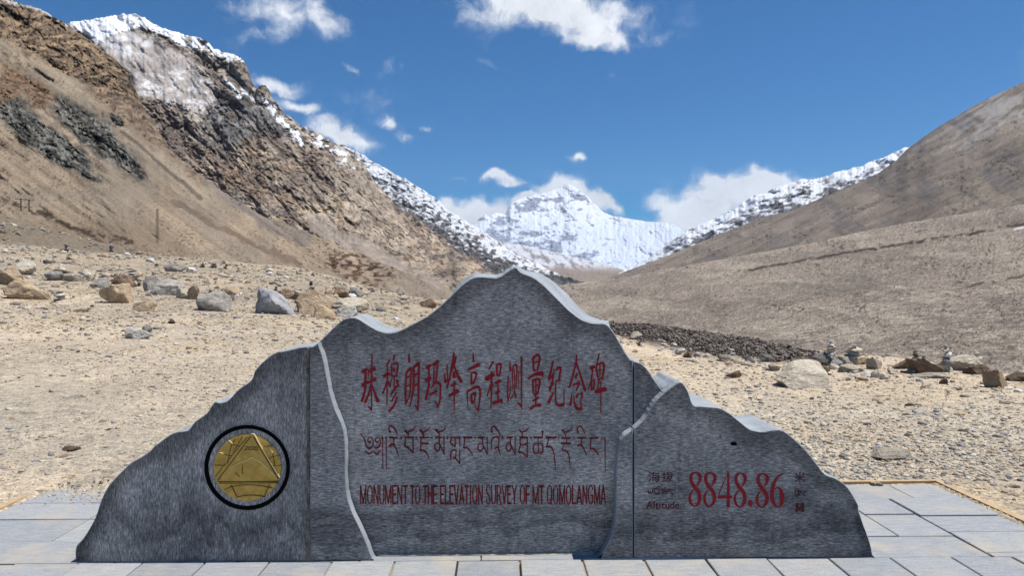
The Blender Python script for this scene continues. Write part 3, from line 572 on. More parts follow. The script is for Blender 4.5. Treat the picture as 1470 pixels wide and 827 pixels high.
def granite(name, grain, tint=1.0, stain=True):
    """flamed dark granite: fine streaks in one direction, damp-looking stains low down"""
    m, n, b = new_mat(name, .75, .25); g = n.nodes.new('ShaderNodeNewGeometry')
    mp = n.nodes.new('ShaderNodeMapping'); mp.inputs['Scale'].default_value = (130, 60, 26) if grain == 'v' else (26, 60, 130); n.links.new(g.outputs['Position'], mp.inputs[0])
    t1 = tex_noise(n, mp.outputs[0], 1.0, 5, .85); t2 = tex_noise(n, g.outputs['Position'], 2.4, 5, .6)
    mp2 = n.nodes.new('ShaderNodeMapping'); mp2.inputs['Scale'].default_value = (7, 3, 2.0) if grain == 'v' else (2.0, 3, 6); n.links.new(g.outputs['Position'], mp2.inputs[0]); t3 = tex_noise(n, mp2.outputs[0], 1, 6, .65)
    k = tint
    c = ramp(n, t1.outputs['Fac'], [(.34, (.040*k, .038*k, .038*k)), (.5, (.150*k, .142*k, .136*k)), (.66, (.36*k, .345*k, .325*k))])
    c = mixmul(n, c, ramp(n, t2.outputs['Fac'], [(.30, (.56, .56, .57)), (.5, (.95, .95, .95)), (.68, (1.3, 1.28, 1.25))]))
    td = tex_noise(n, g.outputs['Position'], 260, 2, .6); c = mixmul(n, c, ramp(n, td.outputs['Fac'], [(.35, (.7, .7, .7)), (.65, (1.25, 1.25, 1.25))]))
    mp4 = n.nodes.new('ShaderNodeMapping'); mp4.inputs['Scale'].default_value = (14, 8, 1.1); n.links.new(g.outputs['Position'], mp4.inputs[0]); t4 = tex_noise(n, mp4.outputs[0], 1, 4, .7); c = mixmul(n, c, ramp(n, t4.outputs['Fac'], [(.30, (.74, .73, .72)), (.46, (1, 1, 1)), (.62, (1, 1, 1)), (.72, (1.2, 1.19, 1.17))]))
    if stain:
        sp = n.nodes.new('ShaderNodeSeparateXYZ'); n.links.new(g.outputs['Position'], sp.inputs[0])
        h = nmath(n, 'MULTIPLY_ADD', t3.outputs['Fac'], .9, sp.outputs[2])
        c = mixmul(n, c, ramp(n, nmath(n, 'MULTIPLY', h, 1.0), [(.40, (.55, .55, .56)), (.56, (.80, .80, .80)), (.63, (.42, .42, .43)), (.72, (.62, .62, .63)), (.86, (1, 1, 1))]), 1.0)
    n.links.new(c, b.inputs['Base Color']); bump(n, b, t1.outputs['Fac'], .5, .004); return m
M_GV = granite('granite_vertical_grain', 'v', 2.3); M_GH = granite('granite_horizontal_grain', 'h', 2.35); M_GR = granite('granite_right_panel', 'h', 2.05)
M_TOP, n, b = new_mat('pale_sawn_granite', .7, .3); g = n.nodes.new('ShaderNodeNewGeometry'); t1 = tex_noise(n, g.outputs['Position'], 120, 4, .8); t2 = tex_noise(n, g.outputs['Position'], 5, 4)
c = ramp(n, t1.outputs['Fac'], [(.3, T(150, 156, 162)), (.7, T(208, 214, 220))]); n.links.new(mixmul(n, c, ramp(n, t2.outputs['Fac'], [(.35, (.8, .82, .84)), (.65, (1.08, 1.08, 1.08))])), b.inputs['Base Color'])
mon = empty('monument', (0, D0+.25, 0))
tag(mon, 'dark granite monument carved like a mountain skyline, red inscriptions and a round gold medallion', 'monument')
def prism(name, front, back, y0, y1, mats, chamfer=.0045, label=None):
    n = len(front); jr = np.random.default_rng(n); jt = jr.normal(0, .0005, front.shape); jt[front[:, 1] < .02] = 0; front = front+jt; back = back+jt*3; V = []; ctr = front.mean(0)
    # chamfered front edge: inset ring lies on the front plane
    e = np.roll(front, -1, 0)-np.roll(front, 1, 0); L = np.maximum(np.hypot(e[:, 0], e[:, 1]), 1e-6); nrm = np.stack([e[:, 1], -e[:, 0]], 1)/L[:, None]
    area = 0.5*np.sum(front[:, 0]*np.roll(front[:, 1], -1)-np.roll(front[:, 0], -1)*front[:, 1])
    if area > 0: nrm = nrm
    else: nrm = -nrm                                # outward
    ins = front-nrm*chamfer
    for (x, z) in ins: V.append((x, y0, z))
    for (x, z) in front: V.append((x, y0+chamfer, z))
    for (x, z) in back: V.append((x, y1, z))
    bm = bmesh.new(); vs = [bm.verts.new((x, y-mon.location.y, z)) for x, y, z in V]
    f = bm.faces.new(vs[:n]); f.material_index = 0
    for i in range(n):
        j = (i+1) % n
        f = bm.faces.new((vs[i], vs[j], vs[n+j], vs[n+i])); f.material_index = 1
        f = bm.faces.new((vs[n+i], vs[n+j], vs[2*n+j], vs[2*n+i])); f.material_index = 1
    f = bm.faces.new(vs[2*n:]); f.material_index = 0
    bmesh.ops.recalc_face_normals(bm, faces=bm.faces[:]); bmesh.ops.triangulate(bm, faces=[f for f in bm.faces if len(f.verts) > 4])
    me = bpy.data.meshes.new(name); bm.to_mesh(me); bm.free()
    for mm in mats: me.materials.append(mm)
    o = bpy.data.objects.new(name, me); COL.objects.link(o); o.parent = mon
    if label: o['label'] = label
    return o
def backoff(P):                                    # the rear edge of the crest is higher than the front one round the peak
    x = P[:, 0]; o = np.zeros_like(P)
    up = np.interp(x, [640, 662, 690, 735, 742, 760, 800, 860, 873, 880], [0, 3.5, 5, 3.5, 1, 5, 9, 4, 3, 0])
    rt = np.interp(x, [640, 735, 750, 800, 860, 880], [0, 0, 9, 12, 9, 0]); lf = np.interp(x, [640, 660, 690, 720], [0, -3, -3, 0])
    o[:, 0] = rt+lf; o[:, 1] = -up; return o
def back_world(P, W):                              # P pixels of the front outline, W their world x, z
    B = W.copy(); x = P[:, 0]; wgt = np.interp(x, [640, 655, 872, 880], [0, 1, 1, 0])
    Q = P+backoff(P); N = at_y(Q[:, 0], Q[:, 1], np.full(len(Q), DB))[:, [0, 2]]
    return B*(1-wgt[:, None])+N*wgt[:, None]
c1 = cr(FL, 3); c1w = plane(c1, D0); st = cr(FSTRIP, 3); stw = plane(st, D0)
fc = cr(FC, 4); fcw = plane(fc, D0+REC); fr = cr(FR, 3); frw = plane(fr, D0)
lc = plane(cr(LCURVE, 4), D0); rc = plane(cr(RCURVE, 4), D0)
XS1 = float(at_y(443, 600, np.array(D0))[0]); XS2 = float(at_y(909.5, 700, np.array(D0+REC))[0])
g_ = .004
# grime along the crest: follows the skyline of the stone with a ragged lower edge
CREST_P = np.vstack([c1w, stw, fcw, frw]); XA, XB, ZM = -2.6, 2.6, 2.0
def crest_grime(m, amt=.52):
    n = m.node_tree; b = n.nodes['Principled BSDF']; src = b.inputs['Base Color'].links[0].from_socket
    g = n.nodes.new('ShaderNodeNewGeometry'); sp = n.nodes.new('ShaderNodeSeparateXYZ'); n.links.new(g.outputs['Position'], sp.inputs[0])
    xn = nmath(n, 'MULTIPLY_ADD', sp.outputs[0], 1/(XB-XA), -XA/(XB-XA)); fcv = n.nodes.new('ShaderNodeFloatCurve'); n.links.new(xn, fcv.inputs['Value'])
    cv = fcv.mapping.curves[0]; xs_c = np.linspace(CREST_P[0, 0], CREST_P[-1, 0], 44); zs_c = np.interp(xs_c, CREST_P[:, 0], CREST_P[:, 1])
    pts = [(0, 0)]+[((x-XA)/(XB-XA), z/ZM) for x, z in zip(xs_c, zs_c)]+[(1, 0)]
    for i, (x, z) in enumerate(pts):
        if i < 1: cv.points[0].location = (x, z)
        elif i == len(pts)-1: cv.points[-1].location = (x, z)
        else: cv.points.new(x, z)
    fcv.mapping.update()
    d = nmath(n, 'SUBTRACT', nmath(n, 'MULTIPLY', fcv.outputs[0], ZM), sp.outputs[2])
    t = tex_noise(n, g.outputs['Position'], 3.0, 5, .65); t.inputs['Distortion'].default_value = .6
    d2 = nmath(n, 'MULTIPLY_ADD', t.outputs['Fac'], -.34, nmath(n, 'ADD', d, .17))
    n.links.new(mixmul(n, src, ramp(n, nmath(n, 'MULTIPLY', d2, 4.0), [(0, (amt, amt, amt)), (.28, (amt*1.15, amt*1.14, amt*1.12)), (.62, (1, 1, 1))])), b.inputs['Base Color'])
for m_ in (M_GV, M_GH, M_GR): crest_grime(m_)
# rear blocks
blkL = np.vstack([c1w, [[XS1-g_*1.6, stw[0, 1]-.001]], [[XS1-g_*1.6, 0]]])
mid_mask = fcw[:, 0] < XS2-g_; mm = fcw[mid_mask]; mp_ = fc[mid_mask]
blkM_f = np.vstack([[[XS1+g_, 0]], [[XS1+g_, stw[0, 1]]], stw[1:-2], mm[1:], [[XS2-g_, mm[-1, 1]]], [[XS2-g_, 0]]])
blkM_b = np.vstack([[[XS1+g_, 0]], [[XS1+g_, stw[0, 1]]], stw[1:-2], back_world(mp_, mm)[1:], [[XS2-g_, mm[-1, 1]]], [[XS2-g_, 0]]])
rr = fcw[fcw[:, 0] > XS2+g_]
blkR = np.vstack([[[XS2+g_, 0]], [[XS2+g_, rr[0, 1]]], rr, frw[1:]]); 
lowz = lambda W, d: np.stack([W[:, 0], np.maximum(W[:, 1]-d, 0)], 1)
prism('stone_block', blkL, blkL, D0+REC, DB, [M_GV, M_TOP]); prism('stone_block', blkM_f, blkM_b, D0+REC, DB, [M_GH, M_TOP], .005); prism('stone_block', blkR, blkR, D0+REC, DB, [M_GR, M_TOP])
# front panels, standing 8 cm proud of the centre
prism('front_panel', blkL, blkL, D0, D0+REC-.001, [M_GV, M_TOP], label='left dark granite panel with the round gold medallion')
fs = np.vstack([[[XS1+g_, 0]], [[XS1+g_, stw[0, 1]]], stw[1:-1], lc]); fs[-1, 1] = 0
prism('front_panel', fs, fs, D0, D0+REC-.001, [M_GH, M_TOP], label='narrow granite strip with a curved pale right edge')
XS2f = float(at_y(909.5, 700, np.array(D0))[0]); rcl = rc[rc[:, 0] < XS2f-g_]; rcr = rc[rc[:, 0] > XS2f+g_][::-1]
zc = float(np.interp(XS2f, rc[::-1, 0], rc[::-1, 1]))
fr1 = np.vstack([[[XS2f-g_, 0]], [[XS2f-g_, zc]], rcl]); fr1[-1, 1] = 0
prism('front_panel', fr1[::-1], fr1[::-1], D0, D0+REC-.001, [M_GR, M_TOP], label='narrow granite strip left of the right joint')
fr2 = np.vstack([[[XS2f+g_, 0]], [[XS2f+g_, zc]], rcr[:-1], frw]); fr2[-1, 1] = 0
prism('front_panel', fr2, fr2, D0, D0+REC-.001, [M_GR, M_TOP], label='right granite panel with the altitude figures')
# pale bedding mortar squeezed out along the foot
M_BED, n, b = new_mat('pale_bedding_mortar', .95, .1); g = n.nodes.new('ShaderNodeNewGeometry'); t1 = tex_noise(n, g.outputs['Position'], 30, 5, .7); n.links.new(ramp(n, t1.outputs['Fac'], [(.3, T(176, 166, 146)), (.7, T(232, 224, 204))]), b.inputs['Base Color'])
V = []; Fc = []; xa, xb_ = float(lc[-1, 0])+.01, float(rc[-1, 0])-.01
for i in range(61):
    x = xa+(xb_-xa)*i/60; w = .010+.014*float(vn(i*.6, 7.7)); h = .004+.006*float(vn(i*.8, 9.1)); y0 = D0+REC-mon.location.y
    V += [(x, y0-w, .0015), (x, y0-w*.5, h), (x, y0+.002, h*1.3)]
    if i: Fc += [(3*i-3, 3*i-2, 3*i+1, 3*i), (3*i-2, 3*i-1, 3*i+2, 3*i+1)]
mesh_obj('foot_mortar', V, Fc, M_BED, mon)
# mortar in the left joint
M_MOR, n, b = new_mat('brown_mortar', .95, .1); g = n.nodes.new('ShaderNodeNewGeometry'); t1 = tex_noise(n, g.outputs['Position'], 20, 6, .75); n.links.new(ramp(n, t1.outputs['Fac'], [(.35, (.05, .045, .04)), (.65, (.24, .215, .18))]), b.inputs['Base Color'])
V = []; Fc = []; zt = float(stw[0, 1])-.01
for i in range(41):
    z = zt*i/40; w = .0035+.004*random.random()+(.009 if i < 6 else .006*vn(i*.4, 3.3)); x = XS1-.003+.004*(random.random()-.5)
    V += [(x-w, D0-.003-mon.location.y, z), (x+w, D0-.003-mon.location.y, z)]
    if i: Fc.append((2*i-2, 2*i-1, 2*i+1, 2*i))
V2 = [(x, y+.05, z) for x, y, z in V]; nn_ = len(V); Fc2 = [(2*i-2, 2*i, nn_+2*i, nn_+2*i-2) for i in range(1, 41)]+[(2*i-1, 2*i+1, nn_+2*i+1, nn_+2*i-1) for i in range(1, 41)]
mesh_obj('mortar_joint', V+V2, Fc+Fc2, M_MOR, mon)

# ---- inscriptions: every stroke is a tapering ribbon of red paint, about 2 mm thick
M_RED, n, b = new_mat('dark_red_paint', .55, .3); g = n.nodes.new('ShaderNodeNewGeometry'); t1 = tex_noise(n, g.outputs['Position'], 60, 4, .7)
n.links.new(ramp(n, t1.outputs['Fac'], [(.3, (.16, .003, .008)), (.7, (.42, .010, .020))]), b.inputs['Base Color'])
M_RED2, n, b = new_mat('faded_red_paint', .6, .25); b.inputs['Base Color'].default_value = (.085, .012, .014, 1)
M_RED3, n, b = new_mat('blackened_red_paint', .6, .25); g = n.nodes.new('ShaderNodeNewGeometry'); t1 = tex_noise(n, g.outputs['Position'], 40, 4, .7)
n.links.new(ramp(n, t1.outputs['Fac'], [(.35, (.04, .004, .006)), (.6, (.28, .012, .018))]), b.inputs['Base Color'])
def glyph(name, strokes, org, sc, Y, mat, smooth=4, wk=1.0, raise_=.002, minw=0.0):
    bm = bmesh.new(); k = 0
    for s in strokes:
        P = np.array(s, float); k += 1
        if len(P) > 2 and smooth > 1: P = cr(P, smooth)
        Q = P[:, :2]; W = np.maximum(np.maximum(P[:, 2], 2)*wk, minw*sc)
        if len(Q) == 1: continue
        tn = np.gradient(Q, axis=0); L = np.maximum(np.hypot(tn[:, 0], tn[:, 1]), 1e-6); nr = np.stack([-tn[:, 1], tn[:, 0]], 1)/L[:, None]; tn = tn/L[:, None]
        a = Q+nr*W[:, None]/2; b_ = Q-nr*W[:, None]/2
        cap0 = Q[0]-tn[0]*W[0]*.3; cap1 = Q[-1]+tn[-1]*W[-1]*.3
        ring = np.vstack([[cap0], a, [cap1], b_[::-1]])
        px = org[0]+ring[:, 0]/sc; py = org[1]+ring[:, 1]/sc
        yf_ = Y-raise_-.00012*k
        W3 = at_y(px, py, np.full(len(px), yf_)); n_ = len(Q)
        f = [bm.verts.new((p[0], yf_-mon.location.y, p[2])) for p in W3]; r = [bm.verts.new((p[0], Y+.001-mon.location.y, p[2])) for p in W3]
        m_ = len(f)
        bm.faces.new((f[0], f[1], f[m_-1])); bm.faces.new((f[n_], f[n_+1], f[n_+2]))
        for i in range(1, n_): bm.faces.new((f[i], f[i+1], f[m_-i-1], f[m_-i]))
        for i in range(m_): bm.faces.new((f[i], r[i], r[(i+1) % m_], f[(i+1) % m_]))
    bmesh.ops.recalc_face_normals(bm, faces=bm.faces[:])
    me = bpy.data.meshes.new(name); bm.to_mesh(me); bm.free(); me.materials.append(mat)
    o = bpy.data.objects.new(name, me); COL.objects.link(o); o.parent = mon; return o
def S(txt): return [[tuple(float(v) for v in p.split(',')) for p in st.split()] for st in txt.strip().split('|')]
YC = D0+REC
CHARS = [
 ((510, 500), '80,285,30 138,252,30|120,250,22 118,480,22|85,445,34 145,398,22|120,470,20 100,560,22 75,635,24|198,80,13 198,250,15|165,285,24 235,240,34|160,260,10 152,360,5|145,418,18 240,365,38|195,240,20 192,430,14 193,750,8|150,690,5 192,730,26|185,440,16 160,540,18 115,650,26|200,440,8 240,560,24 270,640,34'),
 ((510, 500), '410,135,14 370,215,20|335,335,32 405,300,32|380,225,12 378,400,14 375,685,9|378,390,18 350,480,16 322,550,14|385,390,12 415,465,18|465,85,22 450,150,14|430,200,12 432,335,12|430,195,14 490,180,20 505,210,16 485,335,18|455,240,22 460,280,22|430,335,14 490,335,14|460,330,10 460,460,10|430,370,10 410,460,12|495,385,26 512,465,10|485,460,24 420,560,12|490,530,16 430,635,14|495,590,16 460,680,20 400,755,22'),
 ((510, 500), '640,65,12 640,165,26|600,300,18 660,235,26|605,290,16 595,500,20 600,670,18|665,240,16 655,430,14 645,560,14 605,650,12|612,350,14 650,335,14|612,455,14 650,440,14|700,225,24 755,175,32|692,220,20 690,480,20 645,705,10|755,175,22 748,600,18 742,750,12|705,675,6 742,725,22|695,330,20 745,300,20|695,455,20 745,425,20'),
 ((600, 500), '105,235,36 155,200,28|130,210,18 130,450,20|95,385,44 150,355,36|130,440,20 110,530,24 90,620,20|180,205,32 240,155,32|235,160,18 225,300,16 210,400,16|190,240,14 185,430,12|160,470,16 215,410,22 265,430,26|268,430,16 262,600,16 235,710,14|205,640,6 235,690,20|135,560,18 225,510,28'),
 ((600, 500), '345,200,14 350,390,12|312,300,10 325,410,24|325,405,18 372,370,14|400,180,10 375,385,12|425,60,20 410,200,18 380,330,18 345,475,20|450,100,20 430,200,18 390,300,10|430,210,14 470,320,26 515,400,32|425,290,24 430,350,34|395,450,18 450,420,26|430,400,18 430,520,16 428,780,7|370,570,24 475,510,40'),
 ((600, 500), '655,55,10 658,160,22|590,260,16 725,195,40|632,310,16 636,430,22|630,302,18 680,290,24 690,330,18 662,410,18 636,425,16|592,690,7 585,530,14 610,505,22 680,465,26 725,470,26 738,540,18 715,760,12|685,710,6 715,735,22|632,560,18 640,650,24|630,555,20 675,535,22 680,560,16 665,640,16 640,655,20'),
 ((690, 500), '150,160,20 100,250,14|65,370,46 155,310,40|130,280,14 128,450,20 122,710,8|125,430,18 75,570,12|130,400,16 150,455,10|190,210,20 195,325,18|190,205,22 235,185,22 240,220,16 225,320,18|195,328,16 225,328,16|175,415,26 235,390,30|205,400,14 205,630,14|180,540,22 225,510,26|145,660,26 250,620,36|250,620,24 252,662,12'),
 ((690, 500), '345,170,12 352,270,24|328,335,14 318,560,14 330,640,8|352,400,5 350,520,10 328,610,12|380,480,7 378,300,12 390,215,16 425,205,20 430,300,12 420,480,7|402,250,8 400,510,10 355,610,8|400,510,12 420,590,18|452,275,9 450,465,5|485,110,20 485,400,16 487,730,9|430,645,6 485,690,30'),
 ((690, 500), '620,115,22 630,270,18|625,110,26 680,85,26 700,130,22 675,265,18|640,175,16 680,160,14|630,268,16 675,262,16|560,370,14 640,315,30 735,300,48|735,300,24 738,342,14|620,395,20 625,540,18|620,385,26 690,370,26 700,420,20 675,550,18|645,460,12 670,440,26|655,390,14 655,690,14|630,550,16 680,545,16|620,630,18 685,590,24|590,725,22 640,690,22 710,680,36'),
 ((780, 500), '118,150,14 85,300,20 65,370,24|65,375,26 120,310,16 128,260,8|128,290,10 100,420,20 75,510,20|75,480,30 125,410,12|120,530,14 60,650,30|155,270,14 175,235,24 205,240,22 195,320,18 190,390,22|150,400,12 190,382,20|150,400,10 145,500,12 150,650,18 185,680,28 240,675,32|245,480,5 245,690,13'),
 ((780, 500), '395,80,14 385,180,18 330,400,18 305,475,16|390,170,18 430,290,18 495,505,26|405,300,12 380,350,26|355,440,18 430,410,24|430,410,20 390,510,12|340,540,9 322,680,24|360,560,9 370,650,16 400,715,30 455,725,26|440,600,8 455,735,16|390,585,24 420,540,12|455,530,20 462,600,14'),
 ((780, 500), '560,240,42 605,220,34|590,230,16 565,400,16 535,490,12|570,410,14 575,500,18|605,370,14 600,480,18|570,402,12 605,382,12|575,497,16 600,485,16|665,65,12 635,190,12|635,190,14 630,260,16 655,370,16|640,200,16 700,175,22 722,220,20 700,370,20|650,372,18 705,362,16|655,270,12 690,255,12|672,200,10 672,340,10|665,370,12 640,500,10|620,525,34 740,485,44|683,400,9 683,775,7')]
for o_, t_ in CHARS: glyph('chinese_character', S(t_), o_, 8.27, YC, M_RED, wk=1.25)
TS = lambda x: f'{x-8},250,24 {x+8},250,24'
TIB = [
 ((510, 605), '75,190,10 130,260,14 165,370,16 210,405,26 255,370,16 265,290,12 235,240,12 195,255,12 190,300,14 215,320,18 230,295,12|270,380,10 320,400,24 365,350,14 370,280,12 340,240,12 305,260,14 305,305,14 330,320,16 345,295,12|145,440,8 205,492,22 262,450,12 320,492,22 370,440,10'),
 ((510, 605), '400,240,26 404,275,12|405,270,11 409,720,8'), ((510, 605), '455,240,26 459,275,12|460,270,11 461,720,8'),
 ((510, 605), '505,245,22 625,245,22|570,250,14 575,345,14|505,375,30 555,345,28 600,400,16 645,525,9|520,165,30 495,120,14 515,75,18 560,85,20 610,160,14 628,215,6|'+TS(680)),
 ((510, 605), '730,245,24 865,245,24|745,250,14 735,370,18|735,375,24 790,400,20 860,480,14|858,250,16 858,470,13|735,140,28 780,180,26|783,170,18 785,240,12|780,165,20 860,130,16 875,85,9|'+TS(905)),
 ((600, 605), '25,245,22 165,245,22|45,250,14 40,430,14|40,335,22 155,335,22|30,435,26 90,440,20 130,480,16 162,550,8|30,130,32 75,180,26|76,175,18 80,240,13|75,170,18 150,130,16 172,90,8|'+TS(205)),
 ((600, 605), '260,245,22 350,245,22|315,200,12 318,320,14|318,325,14 265,335,16 250,380,16 270,440,20 310,430,18 325,370,14 310,330,12|325,345,14 390,500,12|385,235,24 385,262,20|385,260,13 388,500,10|265,130,32 310,175,24|312,170,16 315,230,12|310,160,18 390,130,16 405,80,8|'+TS(438)),
 ((600, 605), '485,245,22 625,245,22|495,250,14 480,325,16 555,380,14|550,250,12 553,380,12|620,250,15 622,380,13|485,580,14 490,470,14 530,430,20 565,440,16 560,500,12 560,545,10|525,560,20 550,545,20 620,635,15|620,430,13 620,630,11'),
 ((600, 605), '675,245,24 805,245,24|695,250,14 680,390,15|675,395,20 740,405,20 815,510,8|'+TS(850)),
 ((690, 605), '-40,245,22 55,245,22|25,250,12 28,335,14 -20,340,14 -42,395,14 -15,450,18 30,415,14 42,360,10|30,345,14 100,495,13|95,240,22 97,265,14|96,265,13 100,490,11'),
 ((690, 605), '165,430,10 160,310,14 200,240,20 270,240,22|268,245,16 270,340,14 262,390,14|205,410,18 255,395,20 295,500,9|170,165,24 160,110,16 195,80,20 240,120,18 295,215,9|'+TS(325)),
 ((690, 605), '385,245,22 470,245,22|440,250,12 438,320,12 400,330,14 378,390,16 410,450,20 445,420,16 455,380,14 430,335,10|440,335,14 515,500,12|510,240,20 512,265,14|511,265,13 515,500,11'),
 ((690, 605), '580,245,24 700,245,24|585,250,14 590,340,14 640,355,16 690,330,14|690,250,15 695,540,13|590,350,12 565,460,16 620,470,18 690,535,16|570,130,20 615,175,20|616,170,14 620,230,12|615,165,16 690,130,16 710,90,8|'+TS(745)),
 ((690, 605), '790,245,24 915,245,24|852,250,12 852,330,12|850,340,12 800,335,14 780,400,17 800,475,18 850,470,14 860,400,12 850,340,12|860,340,12 905,330,14 925,400,15 910,475,18 860,470,14|915,245,14 920,170,12|905,155,22 930,155,22'),
 ((780, 605), '40,245,24 190,245,24|80,255,13 50,370,13|45,385,20 110,385,20 150,450,15 165,560,11 185,730,6|228,240,14 230,270,14'),
 ((780, 605), '265,250,20 400,250,20|342,255,10 345,325,10|270,335,26 400,335,26|305,360,10 280,430,14 345,450,18 380,520,13 402,700,8|275,135,22 310,160,18 335,230,12|330,165,16 405,130,16 422,90,8|455,235,14 453,265,14'),
 ((780, 605), '510,250,24 630,250,24|565,255,13 565,345,13|505,370,22 550,355,24 600,410,15 640,510,8|515,170,22 500,110,14 530,75,18 570,95,18 630,210,8'),
 ((780, 605), '690,250,24 815,250,24|710,255,13 695,400,13|695,410,24 750,415,24 820,500,18|868,240,14 868,272,14'),
 ((780, 605), '908,250,26 914,275,14|915,270,12 918,740,9')]
for o_, t_ in TIB: glyph('tibetan_letter', S(t_), o_, 10.335, YC, M_RED3, wk=1.2)
# digits of the altitude
E8 = '240,330,14 292,240,40 288,150,46 215,108,20 150,150,42 145,250,46 200,350,56 270,440,56 290,550,50 260,640,36 200,680,20 140,630,36 120,540,38 135,470,28 185,405,12'
for dx, dy in ((0, 0), (21.2, .2), (64.8, 1.0), (96.6, 1.6)): glyph('digit', S(E8), (980+dx, 670+dy), 11.81, D0, M_RED, smooth=6, wk=1.18)
glyph('digit', S('775,110,34 775,690,56|762,130,10 690,290,12 610,500,14|605,520,56 830,520,46'), (980, 670), 11.81, D0, M_RED)
glyph('digit', S('830,120,8 740,170,28 670,280,42 635,420,54 635,560,54 680,660,38 730,692,20 790,640,42 800,520,64 780,410,46 730,365,22 680,385,14'), (1055, 670), 11.81, D0, M_RED, smooth=6, wk=1.18)
glyph('decimal_point', S('265,575,30 265,605,70 265,645,74 265,680,36'), (1055, 670), 11.81, D0, M_RED)
# latin capitals as strokes in a 10 x 10 box: (x, y, thickness)
LAT = {'M': '.8,0,1.7 .8,10,1.7|.8,0,1.7 5,9.6,1.8|5,9.6,1.8 9.2,0,1.7|9.2,0,1.7 9.2,10,1.7', 'O': '5,0,1.4 1.6,1.8,1.9 1,5,2 1.6,8.2,1.9 5,10,1.4 8.4,8.2,1.9 9,5,2 8.4,1.8,1.9 5,0,1.4', 'N': '1,0,1.8 1,10,1.8|1,0,1.9 9,10,1.9|9,0,1.8 9,10,1.8', 'U': '1,0,1.9 1,5,1.9 1.6,8.5,1.9 5,10,1.4 8.4,8.5,1.9 9,5,1.9 9,0,1.9', 'E': '1.2,0,2.2 1.2,10,2.2|1.2,.5,2 9.4,.5,2|1.2,4.8,2 8.6,4.8,2|1.2,9.5,2 9.6,9.5,2', 'T': '.2,.5,2.2 9.8,.5,2.2|5,0,2.2 5,10,2.2', 'H': '1,0,2.2 1,10,2.2|9,0,2.2 9,10,2.2|1,4.9,2 9,4.9,2', 'L': '1.2,0,2.2 1.2,10,2.2|1.2,9.5,2.2 9.6,9.5,2.2', 'V': '.6,0,2 5,10,2|9.4,0,2 5,10,2', 'A': '5,0,2 .4,10,2|5,0,2 9.6,10,2|2.4,7,1.8 7.6,7,1.8', 'I': '5,0,2.2 5,10,2.2', 'S': '8.8,2.2,1.8 7.4,.6,1.8 4,.2,1.9 1.4,2,2 2.6,4.2,2 7.2,5.8,2 8.8,8,2 6,9.8,1.9 2.6,9.4,1.8 1,7.4,1.8', 'R': '1.2,0,2.2 1.2,10,2.2|1.2,.5,1.8 6.4,.5,1.8 8.8,2.6,2 6.6,5,1.8 1.2,5.2,1.8|5.4,5.2,2 9.2,10,2', 'Y': '.6,0,2 5,5,2|9.4,0,2 5,5,2|5,5,2.2 5,10,2.2', 'F': '1.2,0,2.2 1.2,10,2.2|1.2,.5,2 9.4,.5,2|1.2,5,2 8.4,5,2', 'G': '8.8,2.4,1.8 7,.5,1.8 3.4,.3,1.8 1.2,3,2 1.2,7,2 3.6,9.8,1.8 7.4,9.4,1.8 8.9,7,2 8.9,5.3,2|5.6,5.4,1.8 9,5.4,1.8'}
LAT['Q'] = LAT['O']+'|5.6,7.4,2 9.6,10.2,2'
def word(w, x0, x1, y0, y1, Y):
    wd = [{'I': .45, 'M': 1.25, 'O': 1.12, 'Q': 1.12, 'L': .85, 'E': .85, 'T': .88, 'F': .85, 'G': 1.1}.get(ch, 1.0) for ch in w]; gap = .16
    tot = sum(wd)+gap*(len(w)-1); u = (x1-x0)/tot; x = x0
    for ch, k in zip(w, wd):
        sx = k*u/10; sy = (y1-y0)/10; st = []
        for s in S(LAT[ch]):
            q = []
            for (a, b_, t_) in s: q.append(((x-x0)+a*sx, b_*sy, t_))
            # thickness by direction: stems about 2 px, bars about 2.6 px
            P = np.array(q); d = np.abs(P[-1, :2]-P[0, :2]); th = 1.75 if (len(P) > 2 or d[1] > d[0]) else 2.7
            st.append([(a, b_, t_/2.0*th) for a, b_, t_ in q])
        glyph('latin_letter', [[(a*10, b_*10, t_*10) for a, b_, t_ in s] for s in st], (x0, y0), 10.0, Y, M_RED3, smooth=4, raise_=.002)
        x += (k+gap)*u
for w, a, b_ in (('MONUMENT', 516.8, 585), ('TO', 589, 603.3), ('THE', 607.6, 627), ('ELEVATION', 632, 693), ('SURVEY', 697.5, 741.7), ('OF', 746.4, 760.4), ('MT', 764.5, 780.8), ('QOMOLANGMA', 785, 869.5)):
    word(w, a, b_, 697.2, 724.6, YC)
